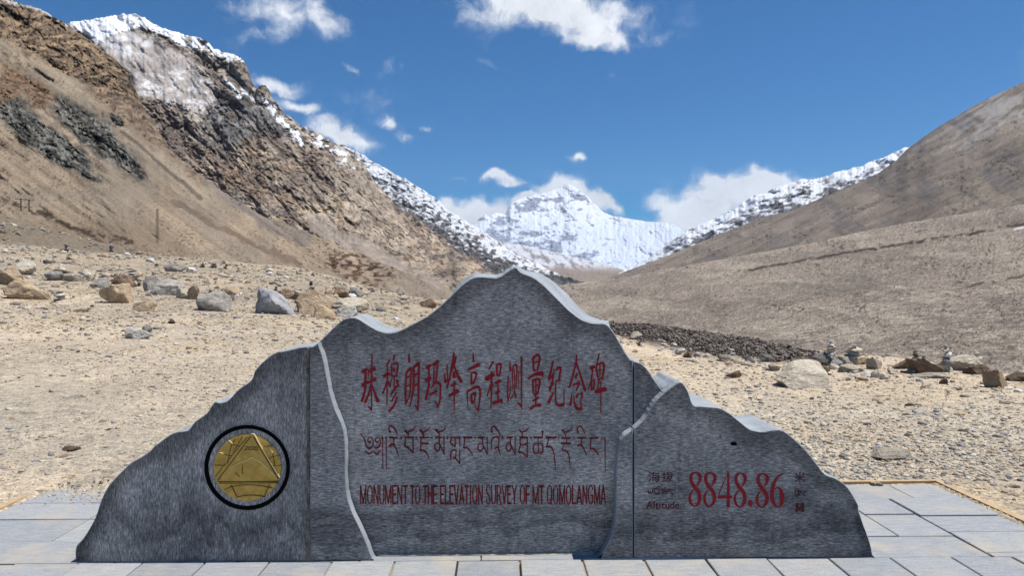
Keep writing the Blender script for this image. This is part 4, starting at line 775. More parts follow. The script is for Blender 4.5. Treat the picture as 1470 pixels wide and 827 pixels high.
# small letters: type outlines turned into thin solid letters
def typed(txt, x0, x1, y0, y1, Y, name, mat, off=.004):
    for i, ch in enumerate(txt):
        cu = bpy.data.curves.new('t', 'FONT'); cu.body = ch; cu.extrude = .0; cu.resolution_u = 3; cu.offset = off
        ob = bpy.data.objects.new('t', cu); COL.objects.link(ob); bpy.context.view_layer.update()
        me = bpy.data.meshes.new_from_object(ob); bpy.data.objects.remove(ob); bpy.data.curves.remove(cu)
        co = np.array([v.co[:] for v in me.vertices]); lo = co.min(0); hi = co.max(0)
        yield ch, me, co, lo, hi
def place_typed(items, x0, x1, ytop, ybase, Y, name, mat, capref=None):
    items = list(items); gap = .07; tot = sum(h[0]-l[0] for _, _, _, l, h in items)+gap*(len(items)-1); hmax = max(h[1] for _, _, _, _, h in items); hmin = 0 if capref else min(l[1] for _, _, _, l, _ in items)
    x = 0
    for ch, me, co, lo, hi in items:
        px = x0+(x+co[:, 0]-lo[0])/tot*(x1-x0); py = ybase-(co[:, 1]-hmin)/(hmax-hmin)*(ybase-ytop)
        yf_ = Y-.002; W3 = at_y(px, py, np.full(len(px), yf_))
        for v, p in zip(me.vertices, W3): v.co = (p[0], yf_-mon.location.y, p[2])
        bm = bmesh.new(); bm.from_mesh(me); r = bmesh.ops.extrude_face_region(bm, geom=bm.faces[:])
        bmesh.ops.translate(bm, vec=(0, .0028, 0), verts=[g2 for g2 in r['geom'] if isinstance(g2, bmesh.types.BMVert)]); bmesh.ops.recalc_face_normals(bm, faces=bm.faces[:]); bm.to_mesh(me); bm.free()
        me.materials.clear(); me.materials.append(mat); me.name = name; o = bpy.data.objects.new(name, me); COL.objects.link(o); o.parent = mon
        x += hi[0]-lo[0]+gap
place_typed(typed('海', 0, 0, 0, 0, 0, '', None, .0), 930.5, 947.5, 678, 692.5, D0, 'chinese_character', M_RED2)
place_typed(typed('拔', 0, 0, 0, 0, 0, '', None, .0), 950, 966.5, 678, 692.5, D0, 'chinese_character', M_RED2)
place_typed(typed('米', 0, 0, 0, 0, 0, '', None, .0), 1141, 1156, 678.5, 694, D0, 'chinese_character', M_RED2)
place_typed(typed('Altitude', 0, 0, 0, 0, 0, '', None, .008), 927.5, 975, 720.5, 731, D0, 'latin_letter', M_RED2, True)
glyph('latin_letter', S('1.5,0,2 1.5,10,1.6|1.5,0,2 5.4,9,2.6|5.4,9,2 9.2,0,1.6|9.4,0,2.8 9.4,10,2.8|.2,10,1 3,10,1|7.8,10,1 11,10,1'), (1142, 723.2), 1.0/1.13, D0, M_RED2)
TS2 = [((920, 670), '120,400,12 150,450,14 190,440,12 200,400,12|110,425,10 140,470,12|205,385,10 205,440,10'), ((920, 670), '220,385,14 320,385,14|235,390,12 240,460,14 310,470,14|310,390,12 310,465,12|260,365,10 300,350,10 330,370,8'),
       ((920, 670), '345,390,14 430,390,14|350,430,12 380,470,12 390,420,12 350,420,10|395,430,12 430,470,12 440,420,12 400,415,10|400,350,10 420,365,10'), ((920, 670), '450,395,14 550,395,14|460,400,12 470,430,12 520,440,12 545,490,10|565,400,14 570,410,14')]
for o_, t_ in TS2: glyph('tibetan_letter', S(t_), o_, 11.81, D0, M_RED2)
glyph('tibetan_letter', S('120,370,10 150,375,12 195,395,10|135,420,14 230,420,14|145,430,12 140,500,12 175,505,12 190,440,12|200,425,12 205,500,12|225,425,12 230,450,12 270,460,12 300,505,10|240,420,12 290,420,12|312,425,14 318,440,14'), (1130, 670), 11.81, D0, M_RED2)

# ---- medallion
def disc_pt(px, py, y): p = at_y(np.array(px), np.array(py), np.array(y)); return p
MC = at_y(np.array(355.2), np.array(671.3), np.array(D0)); PXM = float((at_y(np.array(356.2), np.array(671.3), np.array(D0))-MC)[0])
M_BLK, n, b = new_mat('groove_shade_and_chip_black', .8, .05); b.inputs['Base Color'].default_value = (.004, .004, .005, 1)  # near-black paints the shade of the ring groove; chip marks use it too
M_GOLD, n, b = new_mat('weathered_gold_plate', .5, .5); g = n.nodes.new('ShaderNodeNewGeometry'); t1 = tex_noise(n, g.outputs['Position'], 25, 5, .7); b.inputs['Metallic'].default_value = .25
n.links.new(ramp(n, t1.outputs['Fac'], [(.3, (.44, .26, .045)), (.7, (.72, .46, .10))]), b.inputs['Base Color'])
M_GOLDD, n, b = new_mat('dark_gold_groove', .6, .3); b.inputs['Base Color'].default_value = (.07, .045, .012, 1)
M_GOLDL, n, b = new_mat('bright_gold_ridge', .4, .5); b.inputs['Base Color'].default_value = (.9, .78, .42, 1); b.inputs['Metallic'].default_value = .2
def ring(name, prof, mat, ctr, nseg=96, closed=True, par=mon):
    V = []; Fc = []; m_ = len(prof)
    for i in range(nseg):
        a = 2*math.pi*i/nseg
        for (r, y) in prof: V.append((ctr[0]+r*math.cos(a), ctr[1]+y-mon.location.y, ctr[2]+r*math.sin(a)))
    for i in range(nseg):
        j = (i+1) % nseg
        for k in range(m_ if closed else m_-1): Fc.append((i*m_+k, i*m_+(k+1) % m_, j*m_+(k+1) % m_, j*m_+k))
    if not closed: Fc.append([i*m_ for i in range(nseg)])
    o = mesh_obj(name, V, Fc, mat, par, smooth=False)
    bm = bmesh.new(); bm.from_mesh(o.data); bmesh.ops.recalc_face_normals(bm, faces=bm.faces[:]); bm.to_mesh(o.data); bm.free(); return o
p_ = PXM
ring('shaded_groove_ring', [(55.8*p_, -.0015), (56.5*p_, -.0035), (61*p_, -.0035), (61.6*p_, -.0015), (61.6*p_, .004), (55.8*p_, .004)], M_BLK, MC)  # raised flat ring, its black painted in for the shaded groove
ring('ring_rim', [(61.7*p_, -.005), (62.4*p_, -.005), (62.4*p_, .003), (61.7*p_, .003)], M_GR, MC)
MC2 = MC.copy(); gd = ring('gold_disc', [(.001, -.010), (30*p_, -.0095), (44*p_, -.008), (47.5*p_, -.006), (48.4*p_, -.003), (48.4*p_, .003)], M_GOLD, MC2, closed=False)
def rel(name, txt, mat, k=1.0, r=.0125):
    o = glyph(name, S(txt), (280, 600), 5.907, D0, mat, wk=k, raise_=r); o.parent = mon; bpy.context.view_layer.update(); o.parent = gd; return o
rel('triangle_groove', '470,160,6 190,535,6|495,165,6 705,520,6|195,547,6 700,543,6|200,560,3 705,555,3|440,165,4 170,500,3', M_GOLDD, 1.0, .0118)
rel('triangle_ridge', '472,140,8 500,145,9 545,225,7 620,350,7 715,508,7', M_GOLDL, .85, .0135)
rel('mountain_line', '290,445,3 340,405,4 400,375,5 450,358,6 483,338,7 515,360,6 560,378,6 590,410,6 640,455,5 680,490,4', M_GOLDL, .8, .0135)
rel('globe_line', '285,195,6 320,228,6 375,240,5|200,290,5 250,315,5 310,325,4|165,405,4 265,407,4|340,180,4 300,260,4 275,400,4|620,350,4 670,330,5 720,322,4|640,412,4 730,408,4|580,250,4 640,240,5 665,235,4|635,245,5 660,320,4 672,405,4|245,615,5 320,585,5 440,572,5 560,580,5 655,600,5|345,680,5 430,662,5 520,662,5 590,675,5|305,575,5 350,665,5|630,570,5 590,665,5|400,400,3 400,480,3|340,470,3 375,500,3|400,160,4 320,300,3', M_GOLDD, .8, .0118)
for t_ in ('285,195,5 320,225,5', '200,292,4 250,312,4', '635,245,4 655,300,4'): rel('globe_ridge', t_, M_GOLDL, .7, .0135)
rel('year_figures', '420,250,4 440,245,4 442,258,4 420,272,4 445,272,4|455,250,4 470,248,4 470,272,4 455,272,4 455,250,4|480,250,4 495,246,4 496,258,4 480,272,4 498,272,4|508,250,4 525,250,4 525,275,4 508,275,4 508,250,4', M_GOLDD, 1, .0118)
# chips and marks on the right panel
glyph('chip_mark', S('718,128,17 733,128,19 744,131,10'), (840, 600), 3.419, D0, M_BLK, raise_=.001); glyph('chip_mark', S('660,92,5 668,96,5'), (840, 600), 3.419, D0, M_BLK, raise_=.001)
glyph('scratch', S('1048,1015,.6 1052,1005,.6'), (0, 400), 1.6, D0, M_TOP, raise_=.001)

# ------------------------------------------------------------------ rocks
def ico(sub):
    bm = bmesh.new(); bmesh.ops.create_icosphere(bm, subdivisions=sub, radius=1.0); V = np.array([v.co[:] for v in bm.verts]); Fc = np.array([[v.index for v in f.verts] for f in bm.faces]); bm.free(); return V, Fc
ICO = {s: ico(s) for s in (1, 2, 3, 4)}
def rock_mesh(name, seed, sub=3, planes=11, rough=.05, flat=0.0):
    rg = np.random.default_rng(seed); V, Fc = ICO[sub]
    N = rg.normal(size=(planes, 3)); N /= np.linalg.norm(N, axis=1)[:, None]; d = rg.uniform(.48, .86, planes); N = np.vstack([N, [[0, 0, -1]]]); d = np.append(d, .45)
    dots = V@N.T; r = np.where(dots > .05, d/np.maximum(dots, .05), 9).min(1); r = np.minimum(r, 1.3)
    W = V*r[:, None]; nzv = np.array([mnoise.fractal(Vector(v*2.2+seed), 1.0, 2.2, 4) for v in V]); W = W*(1+rough*nzv)[:, None]
    lo, hi = W.min(0), W.max(0); W = (W-(lo+hi)/2)/(hi-lo)                    # unit box
    me = bpy.data.meshes.new(name); me.from_pydata(W.tolist(), [], Fc.tolist()); me.update(); return me
RM = {'tan': rock_mat('tan_boulder', T(200, 172, 140), T(240, 218, 186), 2.2), 'grey': rock_mat('grey_boulder', T(164, 160, 156), T(220, 214, 205), 2.5), 'blue': rock_mat('blue_grey_boulder', T(152, 156, 164), T(214, 216, 220), 2.0), 'brown': rock_mat('brown_boulder', T(142, 120, 102), T(190, 166, 142), 2.5), 'pale': rock_mat('pale_boulder', T(208, 196, 178), T(246, 236, 218), 2.0), 'white': rock_mat('white_boulder', T(226, 225, 221), T(255, 254, 250), 2.5), 'dark': rock_mat('dark_stone', T(84, 76, 70), T(130, 118, 106), 3.0)}
RS = {'tan': rock_mat('tan_stone', T(200, 172, 140), T(240, 218, 186), 2.2, bd=.004), 'grey': rock_mat('grey_stone', T(164, 160, 156), T(220, 214, 205), 2.5, bd=.004), 'brown': rock_mat('brown_stone', T(142, 120, 102), T(190, 166, 142), 2.5, bd=.004), 'pale': rock_mat('pale_stone', T(208, 196, 178), T(246, 236, 218), 2.0, bd=.004), 'white': rock_mat('white_stone', T(226, 225, 221), T(255, 254, 250), 2.5, bd=.004), 'dark': rock_mat('dark_small_stone', T(84, 76, 70), T(130, 118, 106), 3.0, bd=.004)}
def rock_at(px, base, w, h, mat, seed, name='boulder', sink=.12, parent=None, z0=None, P=None, sub=3, rot=None, depth=None, planes=13):
    if P is None: P = hit(px, base)
    if P is None: return None, None
    dist = float(np.dot(P-CAM, FWD)); W = w/F_PX*dist; H = h/F_PX*dist
    me = rock_mesh(name, seed, sub, planes, .09); me.materials.append(RM[mat]); me.materials[0]
    o = bpy.data.objects.new(name, me); COL.objects.link(o)
    dp = depth if depth else random.Random(seed).uniform(.65, .95); Hf = H*(1+sink)
    zz = P[2] if z0 is None else z0
    o.location = (P[0], P[1]+W*dp*.35, zz-H*sink+Hf/2); o.scale = (W, W*dp, Hf); o.rotation_euler = (0, 0, 0)
    return o, (P, W, H)
BOULD = [
 (35, 430, 58, 28, 'tan', 'large tan angular boulder lying alone in front, at the far left of the gravel field'),
 (8, 409, 44, 24, 'tan', 'tan boulder cut by the left edge of the view, behind the large angular one'),
 (27, 394, 40, 22, 'pale', 'pale rounded boulder with small stones heaped on top, farthest left'),
 (161, 435, 38, 26, 'tan', 'upright orange-tan boulder in front of the big heap of small stones'),
 (201, 447, 31, 14, 'tan', 'low tan wedge-shaped stone lying alone on open gravel'),
 (74, 403, 22, 13, 'grey', 'small grey boulder below the flat dark slab on the left'),
 (98, 404, 30, 12, 'pale', 'low pale boulder beside the small grey one on the left'),
 (120, 403, 24, 16, 'pale', 'pale pyramid-shaped boulder left of the stone heap'),
 (82, 394, 38, 7, 'dark', 'flat dark slab resting behind the small grey boulder'),
 (141, 413, 28, 14, 'grey', 'grey rounded boulder at the foot of the stone heap'),
 (174, 412, 28, 16, 'brown', 'brown boulder right behind the upright orange-tan one'),
 (213, 420, 20, 22, 'grey', 'grey upright boulder at the left end of the boulder row'),
 (236, 424, 40, 24, 'grey', 'large grey boulder with a dark hollow beneath, middle of the left row'),
 (274, 430, 22, 22, 'tan', 'tan upright boulder at the right end of the hollow grey one'),
 (262, 429, 25, 15, 'pale', 'smooth pale egg-shaped boulder leaning under the grey one'),
 (249, 390, 26, 11, 'grey', 'grey low boulder standing far back behind the left row'),
 (193, 487, 36, 14, 'white', 'flat whitish stone lying alone on the near left gravel'),
 (208, 478, 14, 9, 'grey', 'small grey stone behind the flat whitish one'),
 (245, 465, 12, 5, 'brown', 'tiny brown stone alone on the gravel right of the flat whitish one'),
 (112, 448, 18, 4, 'brown', 'thin flat brown stone on the gravel left of the tan wedge'),
 (302, 447, 45, 25, 'grey', 'boxy grey-brown boulder with a stack of stones behind it'),
 (390, 451, 58, 35, 'blue', 'large blue-grey angular boulder with sloping streaked top'),
 (449, 452, 52, 33, 'tan', 'large orange-tan boulder with pale bands, tallest near the stone'),
 (464, 458, 33, 20, 'tan', 'rounded tan boulder leaning in front of the banded one'),
 (494, 456, 30, 15, 'white', 'white boulder just above the left crest of the monument'),
 (496, 446, 54, 17, 'pale', 'long pale slab sloping down behind the white boulder'),
 (412, 429, 28, 12, 'brown', 'brown slab behind the blue-grey boulder'),
 (428, 431, 15, 11, 'brown', 'small brown boulder between the slab and the banded boulder'),
 (488, 427, 21, 14, 'brown', 'brown domed boulder behind the long pale slab'),
 (508, 425, 22, 12, 'grey', 'grey boulder right of the brown domed one'),
 (333, 424, 22, 10, 'tan', 'tan wedge boulder far right of the boxy one'),
 (329, 432, 12, 9, 'grey', 'small grey stone beside the boxy boulder'),
 (575, 423, 12, 11, 'pale', 'lone pale boulder far out near the edge of the left field'),
 (614, 442, 24, 12, 'brown', 'brown boulder nearest to the left shoulder of the monument peak'),
 (1163, 557, 80, 32, 'pale', 'largest boulder right of the monument, broad smooth and pale'),
 (1185, 526, 28, 18, 'grey', 'grey angular boulder supporting the cairn above the broad pale boulder'),
 (1201, 527, 17, 12, 'white', 'small round white stone beside the grey cairn boulder'),
 (1220, 525, 30, 14, 'pale', 'pale slab in the middle of the right rock heap'),
 (1238, 524, 20, 10, 'tan', 'yellowish stone at the right end of the rock heap'),
 (1228, 535, 44, 10, 'pale', 'low flat pale rock at the foot of the right rock heap'),
 (1183, 535, 29, 9, 'brown', 'flat reddish rock just behind the broad pale boulder'),
 (1260, 530, 24, 16, 'pale', 'pale pointed boulder alone right of the rock heap'),
 (1302, 530, 25, 12, 'brown', 'low brown boulder under the small dark cairn'),
 (1331, 536, 42, 20, 'brown', 'big brown shaded boulder left of the tall cairn'),
 (1387, 533, 56, 20, 'pale', 'broad pinkish pale boulder right of the tall cairn'),
 (1412, 538, 36, 13, 'brown', 'brown overhanging slab with black shadow right of the tall cairn'),
 (1437, 558, 34, 25, 'tan', 'pinkish rounded boulder near the right edge'),
 (1464, 548, 26, 12, 'brown', 'brown stone at the right edge of the view'),
 (1346, 544, 50, 6, 'pale', 'long flat pale rock in front of the tall cairn'),
 (1356, 552, 12, 8, 'brown', 'small brown stone in front of the long flat rock'),
 (913, 488, 19, 11, 'pale', 'pale boulder closest to the right slope of the monument peak'),
 (988, 514, 13, 9, 'brown', 'small brown boulder below the middle of the dark rubble'),
 (1049, 521, 28, 10, 'pale', 'pale flat rock under the small pale cairn'),
 (1056, 543, 25, 10, 'brown', 'brown flat stone alone left of the broad pale boulder'),
 (1100, 520, 17, 11, 'grey', 'grey boulder at the lower edge of the dark rubble'),
 (1112, 533, 18, 8, 'pale', 'pale low stone just left of the broad pale boulder'),
 (1078, 522, 14, 10, 'grey', 'rounded grey stone below the dark rubble'),
 (95, 649, 26, 6, 'brown', 'dark reddish flat stone on the near gravel at the left'),
 (1290, 660, 60, 9, 'pale', 'long low pale rock half buried in gravel behind the right paving'),
]
TOPS = {}
for i, (px, by, w, h, m_, lab) in enumerate(BOULD):
    o, inf = rock_at(px, by, w*1.08, h*1.1, m_, {16: 907, 24: 913, 34: 925, 45: 933}.get(i, 100+i), 'boulder', sub=4 if w > 30 else 3)
    if o: tag(o, lab, 'boulder'); TOPS[i] = (o, inf)
# cairns: (px, base y, width, height, stones, material, label)
def cairn(px, by, w, h, n_, mats, label, seed, base_z=None, P=None):
    P = hit(px, by) if P is None else P
    if P is None: return
    w *= 1.15; rg = random.Random(seed); dist = float(np.dot(P-CAM, FWD)); W = w/F_PX*dist; H = h/F_PX*dist
    z = P[2]-.01 if base_z is None else base_z; t = empty('cairn', (float(P[0]), float(P[1]), float(z))); tag(t, label, 'cairn', 'cairns of stacked stones')
    zz = 0; hs_ = [rg.uniform(.7, 1.3)*(1.25-.6*k/n_) for k in range(n_)]; s_ = sum(hs_)
    for k in range(n_):
        hk = H*hs_[k]/s_; wk = W*(1-.5*k/max(n_-1, 1))*rg.uniform(.65, 1.15)
        me = rock_mesh('stone', seed*31+k, 2, 9); me.materials.append(RS[mats[k % len(mats)]]); o = bpy.data.objects.new('stone', me); COL.objects.link(o); o.parent = t
        o.location = (rg.uniform(-.1, .1)*W*.6, rg.uniform(-.1, .1)*W*.5, zz+hk*.5); o.scale = (wk, wk*rg.uniform(.75, 1), hk*1.12); o.rotation_euler = (rg.uniform(-.12, .12), rg.uniform(-.12, .12), rg.uniform(0, 6)); zz += hk
def above(py, P, dx=0, px=None):                    # a point at the same distance, higher up
    d = ray(px, py); return CAM+d*((P[1]+.1)/d[1])
CA = [
 (86, 434, 22, 18, 5, ['pale', 'pale', 'white'], 'small pale cairn topped by a white stone beside the large tan boulder', None),
 (190, 404, 20, 16, 5, ['dark', 'grey'], 'dark little cairn right of the stone heap', None),
 (301, 424, 9, 10, 4, ['dark', 'grey'], 'thin grey cairn standing behind the boxy boulder', None),
 (447, 425, 11, 22, 6, ['grey', 'dark', 'brown'], 'tall thin dark cairn above the banded boulder', None),
 (396, 420, 9, 9, 3, ['dark'], 'short dark cairn on the slab behind the blue-grey boulder', None),
 (547, 421, 3, 8, 4, ['dark'], 'thin dark stone stack standing in for a person, far out in the left field', None),  # upright figure taken for a person, built as stacked stones
 (95, 362, 8, 13, 4, ['dark', 'grey'], 'pointed dark cairn far up the gravel near the rubble bank', None),
 (291, 384, 7, 7, 3, ['dark'], 'leftmost of three small dark cairns in the distance', None),
 (307, 385, 13, 7, 3, ['dark'], 'middle and widest of three small dark cairns in the distance', None),
 (324, 386, 8, 9, 3, ['dark'], 'rightmost of three small dark cairns in the distance', None),
 (449, 396, 5, 5, 2, ['dark'], 'tiny dark cairn far off below the blue and white boards', None),
 (160, 362, 9, 12, 4, ['dark', 'grey'], 'dark cone-shaped cairn in the distance above the stone heap', None),
 (225, 384, 9, 7, 3, ['grey', 'dark'], 'small grey cairn behind the boulder row', None),
 (120, 389, 4, 4, 2, ['dark'], 'tiny cairn behind the pale pyramid boulder', None),
 (1192, 511, 16, 22, 5, ['white', 'pale', 'pale'], 'pale cairn crowning the grey boulder of the right rock heap', None),
 (1226, 513, 24, 19, 5, ['pale', 'white', 'pale'], 'broad whitish cairn at the top of the right rock heap', None),
 (1314, 520, 13, 17, 5, ['brown', 'grey'], 'dull brown cairn on the low brown boulder', None),
 (1326, 519, 11, 9, 3, ['brown', 'grey'], 'short brown cairn right of the taller brown one', None),
 (1359, 534, 17, 40, 5, ['pale', 'grey', 'white'], 'tallest cairn on the right, topped by a round pale stone', None),
 (1401, 515, 14, 11, 4, ['pale', 'pale'], 'small cairn resting on the broad pinkish boulder', None),
 (1048, 513, 15, 12, 4, ['pale', 'grey'], 'small pale cairn at the lower edge of the dark rubble', None),
 (918, 497, 8, 8, 3, ['dark'], 'small dark cairn just right of the monument peak', None),
]
for i, (px, by, w, h, n_, mats, lab, _) in enumerate(CA):
    gy = {14: 526, 15: 525, 16: 530, 17: 530, 19: 531, 20: 520}.get(i)
    if gy:                                         # stands on a boulder: same distance as the boulder's foot
        P = hit(px, gy); P = above(by, P, px=px) if P is not None else None
        if P is not None: cairn(px, by, w, h, n_, mats, lab, 500+i, base_z=P[2], P=P)
    else: cairn(px, by, w, h, n_, mats, lab, 500+i)
# heap of small stones (one pile, stones as parts)
def heap(px, by, w, h, n_, mats, label, seed):
    P = hit(px, by); rg = random.Random(seed); dist = float(np.dot(P-CAM, FWD)); W = w/F_PX*dist; H = h/F_PX*dist
    t = empty('stone_heap', tuple(float(v) for v in P)); tag(t, label, 'stone heap')
    for k in range(n_):
        a = rg.uniform(0, 6.28); r = math.sqrt(rg.random()); s_ = W*rg.uniform(.08, .17)
        me = rock_mesh('stone', seed*57+k % 12, 2, 9); me.materials.append(RS[rg.choice(mats)]); o = bpy.data.objects.new('stone', me); COL.objects.link(o); o.parent = t
        o.location = (math.cos(a)*r*W/2, math.sin(a)*r*W*.35+W*.3, (1-r)*H*rg.uniform(.6, 1)+s_*.25); o.scale = (s_, s_*.9, s_*.7); o.rotation_euler = (rg.uniform(-.5, .5), rg.uniform(-.5, .5), rg.uniform(0, 6))
heap(157, 410, 62, 28, 60, ['pale', 'brown', 'dark', 'grey', 'tan'], 'large heap of mixed small stones topped with dark ones, behind the upright tan boulder', 61)
heap(500, 437, 36, 12, 22, ['grey', 'dark', 'pale'], 'low heap of grey stones behind the long pale slab', 62)
heap(27, 378, 24, 9, 12, ['grey', 'dark', 'pale'], 'few stones heaped on the pale rounded boulder at the far left', 63)

# loose rocks: individuals with shared shapes
LIB = {m_: [] for m_ in RS}
for m_ in RS:
    for s_ in range(3):
        me = rock_mesh('rock', 900+s_*7+sorted(RM).index(m_)*31, 2, 10); me.materials.append(RS[m_]); LIB[m_].append(me)
def loose(px, py, w, hfrac, m_, label, group, rg):
    P = hit(px, py)
    if P is None: return
    dist = float(np.dot(P-CAM, FWD)); W = w/F_PX*dist
    o = bpy.data.objects.new('rock', rg.choice(LIB[m_])); COL.objects.link(o); H = W*hfrac; LOOSE.append((o, px, py, m_, label, w))
    o.location = (P[0], P[1], P[2]+H*.28); o.scale = (W, W*rg.uniform(.7, 1.1), H); o.rotation_euler = (rg.uniform(-.2, .2), rg.uniform(-.2, .2), rg.uniform(0, 6.3)); tag(o, label, 'rock', group)
LOOSE = []
rg = random.Random(5)
for k in range(80):
    x = rg.uniform(0, 620); y0 = np.interp(x, [0, 200, 450, 620], [352, 356, 392, 430]); y = y0+abs(rg.gauss(0, 1))*30+6
    loose(x, y, rg.uniform(4.5, 13), rg.uniform(.4, .8), rg.choice(['brown', 'tan', 'pale', 'grey', 'pale', 'white']), 'small loose rock scattered on the far part of the left gravel field', 'small rocks of the left field', rg)
for k in range(42):
    x = rg.uniform(0, 160); y = rg.uniform(np.interp(x, [0, 160], [303, 340]), np.interp(x, [0, 160], [342, 356]))
    loose(x, y, rg.uniform(4, 11), rg.uniform(.3, .6), rg.choice(['pale', 'brown', 'tan', 'grey', 'dark']), 'flattish rock on the rubble bank below the scree, upper left', 'rocks of the rubble bank', rg)
for k in range(75):
    x = rg.uniform(880, 1470); yb_ = np.interp(x, [880, 1000, 1100, 1160, 1300, 1470], [486, 505, 518, 530, 536, 560]); y = yb_+rg.uniform(-3, 16)
    loose(x, y, rg.uniform(6, 17), rg.uniform(.4, .8), rg.choice(['pale', 'grey', 'white', 'pale', 'tan']), 'small rock lying along the edge of the terrace right of the monument', 'small rocks along the right edge', rg)
for k in range(45):
    x = rg.uniform(1200, 1470); y = rg.uniform(560, 700); loose(x, y, rg.uniform(6, 17), rg.uniform(.25, .5), rg.choice(['pale', 'grey', 'brown', 'grey', 'dark', 'tan']), 'flat stone in the coarse gravel behind the right paving', 'flat stones in the right gravel', rg)
for k in range(30):
    x = rg.uniform(0, 420); y = rg.uniform(470, 690)
    if x > 110+.0 and y > 560+ (300-x)*.6: continue
    loose(x, y, rg.uniform(5, 12), rg.uniform(.25, .5), rg.choice(['pale', 'grey', 'brown', 'dark', 'tan']), 'small flat stone on the near gravel left of the monument', 'flat stones in the left gravel', rg)

LAND = [(35, 420, 'large tan angular boulder'), (161, 425, 'upright orange-tan boulder'), (157, 392, 'heap of small stones'), (236, 412, 'hollow grey boulder'), (302, 436, 'boxy boulder'), (390, 436, 'blue-grey angular boulder'), (452, 436, 'banded orange-tan boulder'),
 (193, 481, 'flat whitish stone'), (307, 383, 'three small dark cairns'), (226, 345, 'lattice mast'), (36, 303, 'utility poles'), (463, 387, 'blue and white boards'), (95, 356, 'pointed dark cairn'), (95, 649, 'dark reddish flat stone'), (575, 418, 'lone far pale boulder'), (614, 436, 'brown boulder by the peak'), (245, 462, 'tiny brown stone'),
 (300, 590, 'left crest of the monument'), (1163, 545, 'broad pale boulder'), (1215, 520, 'right rock heap'), (1359, 520, 'tallest cairn'), (1437, 548, 'pinkish rounded boulder'), (1000, 490, 'dark rubble'), (913, 484, 'pale boulder by the peak'), (1056, 540, 'brown flat stone'), (1290, 658, 'long low pale rock'), (1353, 699, 'right corner of the paving'), (1260, 524, 'pale pointed boulder'), (1450, 620, 'right edge of the view')]
TONE = {'tan': 'tan', 'grey': 'grey', 'blue': 'blue-grey', 'brown': 'brown', 'pale': 'pale', 'white': 'white', 'dark': 'dark'}
KEY = {}
for (o, px, py, m_, lab, w) in LOOSE:
    lx, ly, ln = min(LAND, key=lambda q: math.hypot(px-q[0], (py-q[1])*1.6)); dx, dy = px-lx, (py-ly)*1.6
    dr = ('right of' if dx > 0 else 'left of') if abs(dx) > abs(dy) else ('in front of' if dy > 0 else 'behind'); KEY.setdefault((m_, ln, dr), []).append((math.hypot(dx, dy), o, w))
ORD = ['nearest', 'second', 'third', 'fourth', 'fifth', 'sixth', 'seventh', 'eighth', 'ninth', 'tenth', 'eleventh', 'twelfth']
for (m_, ln, dr), L_ in KEY.items():
    L_.sort(key=lambda q: q[0])
    for i, (_, o, w) in enumerate(L_):
        o['label'] = ('small ' if w < 8 else '')+TONE[m_]+' loose rock '+dr+' the '+ln+('' if len(L_) == 1 else (', nearest to it' if i == 0 else ', '+ORD[min(i, 11)]+' nearest'))

# gravel: tens of thousands of low stones joined into one sheet of stuff
def scatter(name, pts, sizes, cols, flat, seed, mat, label):
    r = np.random.default_rng(seed); V0, F0 = ICO[1]; N = len(pts); var = 8
    base = [V0*(1+.35*(r.random((len(V0), 1))-.5))*(np.array([1, r.uniform(.6, 1), 1])) for _ in range(var)]
    A = np.stack([base[i] for i in r.integers(0, var, N)]); an = r.uniform(0, 6.28, N); c_, s_ = np.cos(an), np.sin(an); fl = r.uniform(flat*.6, flat*1.4, N)
    X = A[:, :, 0]*c_[:, None]-A[:, :, 1]*s_[:, None]; Yv = A[:, :, 0]*s_[:, None]+A[:, :, 1]*c_[:, None]; tilt = r.normal(0, .25, N); Z = A[:, :, 2]*fl[:, None]+X*tilt[:, None]*.5
    W = np.stack([X, Yv, Z], -1)*sizes[:, None, None]+pts[:, None, :]
    Fa = (F0[None]+np.arange(N)[:, None, None]*len(V0)).reshape(-1, 3)
    o = np_mesh(name, W.reshape(-1, 3), Fa, np.repeat(cols, len(V0), 0), mat); tag(o, label, kind='stuff'); return o
M_ST, n, b = new_mat('loose_stone', .9, .2); at = n.nodes.new('ShaderNodeAttribute'); at.attribute_name = 'Col'; g = n.nodes.new('ShaderNodeNewGeometry'); t1 = tex_noise(n, g.outputs['Position'], 60, 3, .7)
n.links.new(mixmul(n, at.outputs['Color'], ramp(n, t1.outputs['Fac'], [(.3, (.75, .75, .75)), (.7, (1.2, 1.2, 1.2))])), b.inputs['Base Color'])
r = np.random.default_rng(3); NG = 52000
rx = r.uniform(-.82, .82, NG); yy = np.exp(r.uniform(math.log(5.2), math.log(34), NG)); xx = rx*yy
keep = ((np.abs(xx) > 3.58) | (yy > 5.84)) & (yy < yedge(rx)+1) & (fbm(xx*.6, yy*.6, 300, 3)+.25*r.random(NG)+.10*(rx > .25) > .47)
xx, yy = xx[keep], yy[keep]; zz = gz(xx, yy); N = len(xx)
sz = np.exp(r.normal(math.log(.0085), .6, N))*np.clip(yy/8, .75, 2.2); sz = np.clip(sz, .004, .07)
pal = np.array([(222, 204, 176), (206, 194, 174), (186, 180, 170), (164, 158, 152), (210, 184, 148), (236, 226, 206), (126, 118, 110), (170, 142, 120), (182, 182, 180)]); ci = r.choice(len(pal), N, p=[.22, .17, .15, .09, .13, .10, .04, .05, .05])
cl = s2l(pal[ci])*K_ALB*r.uniform(.8, 1.15, (N, 1))
NB = 9000
rb = r.uniform(.33, .82, NB); yb2 = np.exp(r.uniform(math.log(5.83), math.log(10.5), NB)); xb = rb*yb2; kb = (r.random(NB) < sstep(11, 6.5, yb2)) & (xb > .5)
xb, yb2 = xb[kb], yb2[kb]; sb = np.clip(np.exp(r.normal(math.log(.0105), .55, len(xb))), .004, .042)
